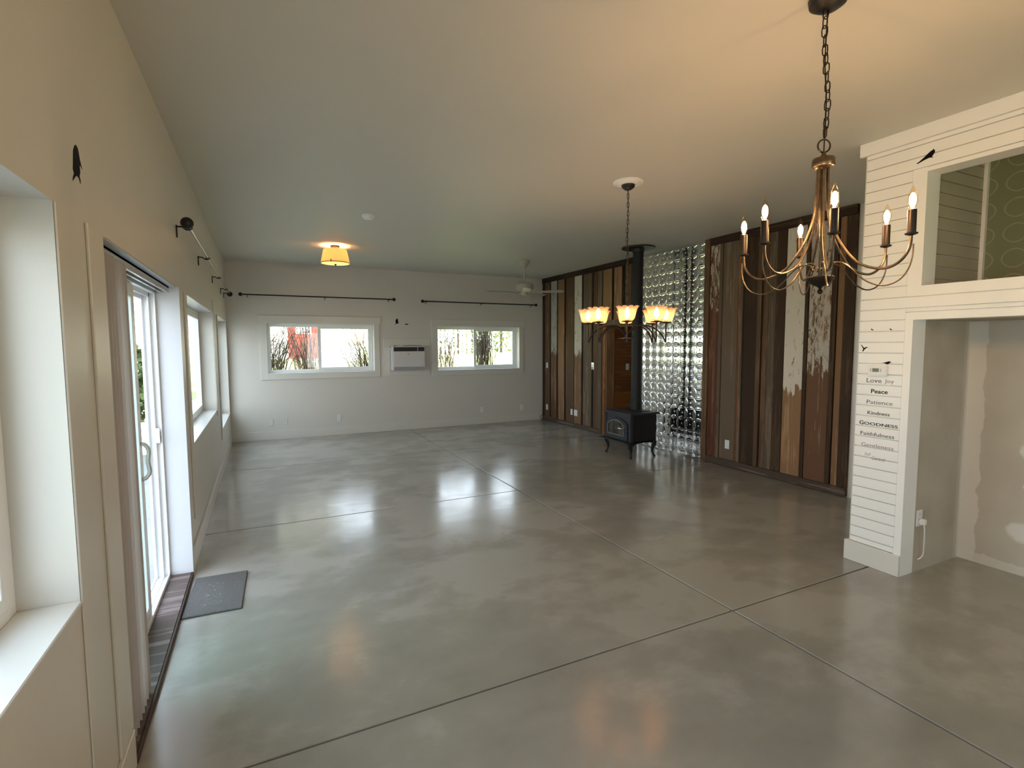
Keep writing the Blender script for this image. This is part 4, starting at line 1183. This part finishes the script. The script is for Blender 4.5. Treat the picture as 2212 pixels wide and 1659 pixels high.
plate('wall_outlet', (1.717, L, 0.306), 1, -1, 'white wall outlet below the window with the red door beyond', 'outlet')
plate('wall_outlet', (4.505, L, 0.291), 1, -1, 'white wall outlet low under the end window nearer the barn wood', 'outlet')
plate('wall_outlet', (5.417, L, 0.289), 1, -1, 'white wall outlet on the end wall beside the barn wood corner', 'outlet')
plate('wall_outlet', (0.605, L, 0.300), 1, -1, 'painted-over outlet low in the dim left corner of the end wall', 'outlet', m=PAINT)
plate('cover_plate', (0.815, L, 0.305), 1, -1, 'blank painted cover plate just right of the painted-over outlet', 'cover plate', 'blank', 0.10, 0.115, m=PAINT)
plate('wall_outlet', (WX, 9.44, 0.286), 0, -1, 'white outlet low on the barn boards by the end wall corner', 'outlet')
plate('wall_switch', (WX, 9.44, 1.175), 0, -1, 'white switch at waist height on the barn boards by the end wall corner', 'switch', 'switch')
plate('wall_outlet', (WX, 8.475, 0.291), 0, -1, 'narrow white outlet on the barn boards, first of a low pair', 'outlet', w=0.07)
plate('cover_plate', (WX, 8.330, 0.288), 0, -1, 'wider white data plate on the barn boards, second of a low pair', 'cover plate', 'double', 0.115, 0.118)
plate('wall_switch', (WX - 0.001, 7.775, 1.215), 0, -1, 'shiny metal toggle switch on the grey barn boards near the doorway', 'switch', 'toggle', 0.075, 0.13, STEEL)
plate('wall_switch', (6.42, 7.395, 1.205), 1, -1, 'white rocker switch on the orange cedar planks in the doorway', 'switch', 'switch')
plate('wall_outlet', (WX, 4.727, 0.296), 0, -1, 'white outlet low on the barn boards beyond the tin panel', 'outlet')
niche_out = plate('wall_outlet', (4.588, NY, 0.385), 1, -1, 'white outlet with a plugged-in cord inside the drywall niche', 'outlet')
pc = thing('power_cord', (4.595, NY - 0.03, 0.09), 'white power cord hanging from the outlet in the drywall niche', 'power cord')
MB().box(4.573, NY - 0.045, 0.344, 4.605, NY - 0.0095, 0.385).build('plug', PLASTIC, pc, 0.005, 2)
MB().tube(spline([(4.59, NY - 0.035, 0.345), (4.60, NY - 0.035, 0.29), (4.612, NY - 0.03, 0.20), (4.618, NY - 0.025, 0.13), (4.607, NY - 0.016, 0.10), (4.592, NY - 0.006, 0.088)], 5), 0.0042, 7).build('cable', PLASTIC, pc)
bc = MB().tube(spline([(WX - 0.010, L - 0.13, 0.135), (WX - 0.05, L - 0.06, 0.115), (WX - 0.085, L - 0.035, 0.07), (WX - 0.06, L - 0.035, 0.02), (WX - 0.03, L - 0.04, 0.006)], 5), 0.004, 6).build('cable', BLACK)
tag(bc, 'thin black cable looping out of the floor corner beside the barn boards', 'cable')

# ------------------------------------------------------------------ thermostat, screw hooks, bird decals, lettering on the shiplap column
th = thing('thermostat', (WC, 2.10, 1.412), 'white wall thermostat with a grey screen on the shiplap column', 'thermostat')
MB().box(WC - 0.028, 2.040, 1.375, WC, 2.160, 1.450).build('case', PLASTIC, th, 0.005, 2)
MB().box(WC - 0.0295, 2.086, 1.404, WC - 0.027, 2.128, 1.429).build('screen', LCD, th)
for (y_, z_) in ((2.139, 1.410), (2.139, 1.422), (2.074, 1.410), (2.074, 1.422)):
    MB().box(WC - 0.0305, y_ - 0.004, z_ - 0.004, WC - 0.027, y_ + 0.004, z_ + 0.004).build('button', ACGREY, th)
for i, (y_, z_) in enumerate(((2.153, 1.698), (2.033, 1.696))):
    o = MB().tube([(WC + 0.002, y_, z_), (WC - 0.012, y_, z_), (WC - 0.018, y_, z_ + 0.006)], 0.0035, 6).build('screw_hook', BLACK)
    tag(o, 'tiny black screw hook on the shiplap column, %s the loft edge' % ('farther from' if i == 0 else 'nearer to'), 'hook', 'screw hooks on the shiplap column')

def decal(name, pts, o, ux, un, label, size, hgt, m=VINYLBLACK, flip=False, cat='bird decal'):
    xs = [p[0] for p in pts]; ys = [p[1] for p in pts]
    cx, cy = (min(xs) + max(xs)) / 2, (min(ys) + max(ys)) / 2
    s = size / (max(xs) - min(xs)); sy_ = hgt / (max(ys) - min(ys))
    P = [((-(x - cx) if flip else (x - cx)) * s, (y - cy) * sy_) for x, y in pts]
    if flip: P = P[::-1]
    d = MB().prism(P, o, ux, (0, 0, 1), un, 0.0012).build(name, m)
    return tag(d, label, cat, 'black bird decals')
PERCH = [(0, 0), (6, 3), (22, 14), (34, 20), (44, 24), (50, 22), (56, 18), (56.5, 21), (58, 20.5), (58, 23), (52, 26), (56, 36), (60, 48), (63, 60), (62, 72), (59, 80), (57, 88), (55, 79), (47, 73), (38, 60), (28, 44), (18, 30), (8, 16), (-2, 6)]
PERCH2 = [(0, 0), (14, 1), (30, 2), (48, -6), (60, -9), (62, -13), (64, -9), (70, -8), (84, 0), (92, 6), (108, 9), (93, 12), (86, 17), (76, 17), (60, 12), (40, 8), (18, 4)]
FLY = [(0, 0), (8, 2), (18, 10), (28, 12), (44, 18), (56, 32), (70, 42), (62, 43), (52, 42), (46, 40), (50, 58), (48, 78), (38, 96), (28, 88), (18, 72), (14, 54), (16, 38), (22, 26), (14, 14), (4, 6)]
GLIDE = [(0, 14), (18, 12), (34, 2), (52, 0), (66, 8), (82, 10), (104, 14), (82, 16), (68, 20), (60, 30), (50, 22), (30, 22), (12, 18)]
HUM = [(0, 92), (14, 78), (26, 66), (34, 54), (42, 46), (54, 50), (66, 56), (72, 60), (80, 56), (108, 52), (81, 51), (74, 44), (62, 36), (52, 26), (42, 18), (38, 6), (28, -4), (22, 4), (26, 18), (32, 30), (28, 40), (20, 54), (10, 70), (-2, 86)]
UPRIGHT = [(0, 0), (3, 14), (8, 24), (4, 34), (6, 50), (8, 70), (10, 88), (16, 104), (22, 112), (30, 108), (33, 96), (36, 80), (44, 58), (36, 66), (33, 60), (34, 44), (30, 30), (33, 22), (32, 10), (28, 22), (22, 25), (14, 22), (8, 12)]
decal('bird_decal', UPRIGHT, (0.0, 2.095, 2.172), (0, 1, 0), (1, 0, 0), 'black upright bird decal high on the left wall above the window', 0.105, 0.125)
decal('bird_decal', FLY, (2.803, L, 2.052), (1, 0, 0), (0, -1, 0), 'black wing-up bird decal on the end wall above the air conditioner', 0.095, 0.118)
decal('bird_decal', GLIDE, (2.988, L, 2.006), (1, 0, 0), (0, -1, 0), 'small black gliding bird decal on the end wall, lower of two', 0.105, 0.030)
decal('bird_decal', PERCH, (WC, 1.885, 2.800), (0, -1, 0), (-1, 0, 0), 'black perching bird decal on the shiplap above the loft opening', 0.100, 0.070)
decal('bird_decal', HUM, (WC, 2.200, 1.570), (0, -1, 0), (-1, 0, 0), 'black hummingbird decal at the edge of the shiplap column', 0.058, 0.052)
decal('bird_decal', PERCH2, (WC, 2.054, 1.467), (0, -1, 0), (-1, 0, 0), 'black bird decal standing on top of the thermostat', 0.066, 0.024)

def word(txt, ya, yb, z0, z1, m, label, bold=0.0, shear=0.0, slope=0.0, parent=None, name='word_decal'):
    """vinyl lettering on the column: spans ya..yb (m), cap height z0..z1"""
    cu = bpy.data.curves.new('lettering', 'FONT'); cu.body = txt; cu.offset = bold; cu.shear = shear; cu.resolution_u = 3; cu.extrude = 0.0
    t = bpy.data.objects.new('lettering', cu); COL.objects.link(t)
    bpy.context.view_layer.update()
    me = bpy.data.meshes.new_from_object(t.evaluated_get(bpy.context.evaluated_depsgraph_get()))
    COL.objects.unlink(t); bpy.data.objects.remove(t)
    vs_ = [v.co.copy() for v in me.vertices]
    x0 = min(v.x for v in vs_); x1 = max(v.x for v in vs_)
    cap = 0.70
    for v in me.vertices:
        u = (v.co.x - x0) / (x1 - x0)
        v.co = Vector((WC - 0.0006, ya + (yb - ya) * u, z0 + v.co.y / cap * (z1 - z0) + slope * u)) - Vector((WC, ya, z0))
    me.materials.clear(); me.materials.append(m)
    o = bpy.data.objects.new(name, me); COL.objects.link(o); o.location = (WC, ya, z0)
    if parent is not None:
        o.parent = parent; o.location = Vector((WC, ya, z0)) - parent.location
    sol = o.modifiers.new('thickness', 'SOLIDIFY'); sol.thickness = 0.0008
    return tag(o, label, 'lettering', 'word decals on the shiplap column') if parent is None else o
DKGREY = mat('decal_charcoal', (0.035, 0.03, 0.03), 0.5)
PALE = mat('decal_pale_grey', (0.20, 0.19, 0.17), 0.5)
word('Love', 2.178, 2.080, 1.3265, 1.357, DKGREY, 'dark grey lettering Love under the thermostat', 0.0)
word('Joy', 2.059, 2.002, 1.329, 1.354, VINYLGREY, 'thin grey lettering Joy beside Love', -0.006)
word('Peace', 2.145, 2.037, 1.2515, 1.280, VINYLBLACK, 'bold black lettering Peace below Love Joy', 0.016)
word('Patience', 2.171, 2.003, 1.174, 1.202, VINYLGREY, 'grey lettering Patience between Peace and Kindness', -0.004)
word('Kindness', 2.162, 2.018, 1.099, 1.123, DKGREY, 'small dark lettering Kindness above GOODNESS', 0.008)
gd = thing('word_decal', (WC, 2.09, 1.021), 'bold black capitals GOODNESS, widest word on the column', 'lettering', 'word decals on the shiplap column')
word('G', 2.214, 2.185, 1.021, 1.0475, VINYLBLACK, None, 0.012, parent=gd, name='initial')
word('OODNESS', 2.182, 1.963, 1.022, 1.042, VINYLBLACK, None, 0.012, parent=gd, name='letters')
word('Faithfulness', 2.203, 1.982, 0.946, 0.972, VINYLGREY, 'grey lettering Faithfulness below GOODNESS', 0.004)
word('Gentleness', 2.193, 1.983, 0.866, 0.891, VINYLGREY, 'thin grey lettering Gentleness below Faithfulness', -0.008)
word('Self', 2.169, 2.125, 0.800, 0.822, PALE, 'faint slanted lettering Self above Control', -0.012, 0.3)
word('Control', 2.119, 2.031, 0.777, 0.803, PALE, 'faint slanted lettering Control, lowest on the column', -0.012, 0.3)

# ------------------------------------------------------------------ door mat
mt = MB().box(0.030, 3.450, 0.0005, 0.345, 4.02, 0.012)
o = mt.xf(Matrix.Translation((0.19, 3.735, 0)) @ Matrix.Rotation(R(-2.0), 4, 'Z') @ Matrix.Translation((-0.19, -3.735, 0)))
mt = thing('door_mat', (0.19, 3.735, 0), 'worn charcoal door mat with a faded print, before the sliding door', 'door mat')
o.build('pile', MATM, mt, 0.003)

# ------------------------------------------------------------------ outside
def ground(x, y):
    s = max(0, min(1, (x + 4.0) / 4.0)); s = s * s * (3 - 2 * s)
    near = -0.12 + 0.92 * s
    t = max(0, min(1, (y - 9.8) / 8.0)); t = t * t * (3 - 2 * t)
    return near + (1.24 - near) * t + 0.012 * max(0, y - 18)
lg = MB()
nx, ny = 34, 30
xs = [-16 + 32 * i / nx for i in range(nx + 1)]; ys = [L + 0.21 + 34 * (j / ny) ** 1.5 for j in range(ny + 1)]
vv = [(x, y, ground(x, y)) for y in ys for x in xs]
ff = [(j * (nx + 1) + i, j * (nx + 1) + i + 1, (j + 1) * (nx + 1) + i + 1, (j + 1) * (nx + 1) + i) for j in range(ny) for i in range(nx)]
lg.add(vv, ff, True)
lg.add([(-16, -16, -0.13), (16, -16, -0.13), (16, YB - 0.21, -0.13), (-16, YB - 0.21, -0.13)], [(0, 1, 2, 3)])
struct('lawn', lg, LAWN, label='sunlit lawn rising outside the end windows')
struct('patio', box(-16, -10, -0.2, -0.21, L + 0.21, -0.12), mat('patio_concrete', (0.27, 0.28, 0.29), 0.9, col2=(0.22, 0.23, 0.23), scale=2), label='pale concrete patio outside the sliding door')

hs = thing('neighbor_house', (0.5, 17.0, 1.2), 'white-sided house with a red door, beyond the lawn outside the end window', 'house')
HY = 17.0
MB().box(-6, HY, 0.9, 2.28, HY + 6, 4.4).build('wall', SIDING, hs)
for k in range(16):
    zc = 1.15 + k * 0.2
    MB().prism([(0, 0), (0.03, 0), (0.012, 0.195), (0, 0.195)], (-6, HY, zc), (0, -1, 0), (0, 0, 1), (1, 0, 0), 7.0).build('siding_board', SIDING, hs)
rd = MB().box(1.22, HY - 0.06, 1.2, 2.12, HY - 0.025, 3.22).build('door', REDPAINT, hs)
for (x0, z0, z1) in ((1.32, 1.32, 1.52), (1.32, 1.58, 1.80), (1.32, 1.86, 1.93)):
    MB().box(x0, HY - 0.075, z0, x0 + 0.70, HY - 0.055, z1).build('door_panel', REDPAINT, rd, 0.01)
MB().box(1.45, HY - 0.075, 1.97, 1.90, HY - 0.055, 2.9).build('door_pane', mat('door_curtain', (0.75, 0.76, 0.78), 0.3), rd)
for x in (1.14, 2.12):
    MB().box(x, HY - 0.08, 1.2, x + 0.09, HY - 0.02, 3.3).build('door_trim', SIDING, hs)
MB().box(1.58, HY - 0.10, 2.0, 1.80, HY - 0.075, 2.06).build('door_sign', ROOFM, rd)
MB().box(-6.4, HY - 0.5, 4.4, 2.7, HY + 6.4, 4.6).build('roof', ROOFM, hs)
dk = thing('porch_deck', (3.0, 15.8, 1.2), 'wooden porch with board railing and white skirting beside the red door', 'porch')
MB().box(2.16, 15.6, 1.16, 3.16, 15.66, 1.66).build('skirting', SIDING, dk)
MB().box(2.1, 15.55, 1.66, 3.3, 15.75, 1.72).build('rail', DECK, dk)
for i in range(9):
    x = 2.25 + i * 0.12
    MB().box(x, 15.62, 1.72, x + 0.085, 15.65, 2.35).build('railing_board', DECK, dk)
MB().prism([(0, 0), (0.9, 0), (0.9, 0.25), (0.45, 0.42), (0, 0.25)], (3.35, 18.5, 1.9), (1, 0, 0), (0, 0, 1), (0, 1, 0), 1.0).build('gable', SIDING, dk)
pf = thing('picket_fence', (5.6, 15.5, 1.2), 'white picket railing beyond the lawn outside the end window', 'fence')
MB().box(4.7, 16.02, 2.0, 6.6, 16.06, 2.06).build('rail', SIDING, pf); MB().box(4.7, 16.02, 1.45, 6.6, 16.06, 1.51).build('rail', SIDING, pf)
for i in range(13):
    x = 4.72 + i * 0.15
    MB().box(x, 15.98, 1.30, x + 0.07, 16.02, 2.5).build('picket', SIDING, pf)
for i in range(2):
    MB().box(4.55 + i * 0.0 + i * 2.1, 15.95, 1.2, 4.65 + i * 2.1, 16.05, 2.6).build('post', DECK, pf)
def evergreen(x, y, r, h, label):
    t = thing('evergreen_shrub', (x, y, ground(x, y)), label, 'shrub')
    rr = random.Random(int(x * 100)); mb = MB(); z0 = ground(x, y)
    for i in range(900):
        a = rr.uniform(0, 2 * PI); ph = rr.uniform(0, 1); q = rr.uniform(0.75, 1.0)
        zz_ = z0 + h * ph
        rad = r * math.sqrt(max(0.02, 1 - (2 * ph - 0.8) ** 2 / 1.5)) * q
        c = Vector((x + rad * math.cos(a), y + rad * math.sin(a), zz_))
        d = Vector((rr.uniform(-1, 1), rr.uniform(-1, 1), rr.uniform(-0.3, 1))).normalized() * 0.16
        s = d.cross(Vector((rr.uniform(-1, 1), rr.uniform(-1, 1), rr.uniform(-1, 1)))).normalized() * 0.06
        mb.add([c, c + d * 0.5 + s, c + d, c + d * 0.5 - s], [(0, 1, 2, 3)])
    f = mb.build('foliage', LEAF, t); f['kind'] = 'stuff'
    MB().tube([(x, y, z0 - 0.1), (x, y, z0 + h * 0.7)], 0.06, 6).build('trunk', TWIG, t)
evergreen(7.6, 19.5, 1.4, 2.0, 'round evergreen shrub beyond the picket railing')
evergreen(10.2, 21.0, 1.6, 2.4, 'larger evergreen shrub behind, farther along the lawn')
def bare_shrub(x, y, n, h, spread, lean, seed, label):
    rr = random.Random(seed); z0 = ground(x, y) - 0.05
    mb = MB()
    for i in range(n):
        bx_, by_ = x + rr.gauss(0, 0.10), y + rr.gauss(0, 0.10)
        dx, dy = rr.gauss(lean, spread), rr.gauss(0, spread * 0.7)
        hh = h * rr.uniform(0.55, 1.1)
        P = spline([(bx_, by_, z0), (bx_ + dx * 0.3, by_ + dy * 0.3, z0 + hh * 0.45), (bx_ + dx * 0.75 + rr.gauss(0, 0.03), by_ + dy * 0.7, z0 + hh * 0.8), (bx_ + dx * 1.2, by_ + dy * 1.1, z0 + hh)], 3)
        m_ = len(P); r0 = rr.uniform(0.005, 0.011)
        mb.tube(P, [r0 * (1 - 0.75 * k_ / m_) for k_ in range(m_)], 4)
        for b in range(rr.randint(1, 4)):
            q = P[rr.randint(m_ // 3, m_ - 2)]
            d = Vector((dx * 0.4 + rr.gauss(0, 0.12), rr.gauss(0, 0.1), rr.uniform(0.08, 0.28)))
            mb.tube([q, q + d * 0.5 + Vector((rr.gauss(0, 0.02), 0, 0)), q + d], [0.003, 0.0025, 0.0012], 3)
    o = mb.build('bare_shrub', TWIG)
    tag(o, label, 'shrub', 'leafless shrubs outside the end windows')
bare_shrub(0.70, 10.55, 80, 1.15, 0.17, 0.02, 1, 'leafless shrub at the far left of the window with the red door')
bare_shrub(1.36, 11.6, 80, 1.45, 0.20, -0.12, 2, 'leafless twiggy shrub in front of the red door')
bare_shrub(2.42, 10.75, 60, 1.15, 0.20, -0.18, 3, 'leafless shrub at the far right of the window with the red door')
bare_shrub(4.60, 12.1, 40, 1.3, 0.22, 0.0, 4, 'sparse leafless shrub in front of the picket railing')
bare_shrub(5.02, 10.7, 110, 1.6, 0.13, -0.02, 5, 'dense upright leafless shrub in the window nearer the barn wood')
bare_shrub(0.35, 12.6, 60, 1.2, 0.25, 0.1, 6, 'low tangled leafless shrub behind the left corner of the end window')
evergreen(-1.45, 9.0, 0.45, 1.2, 'leafy shrub on the patio outside the sliding door')
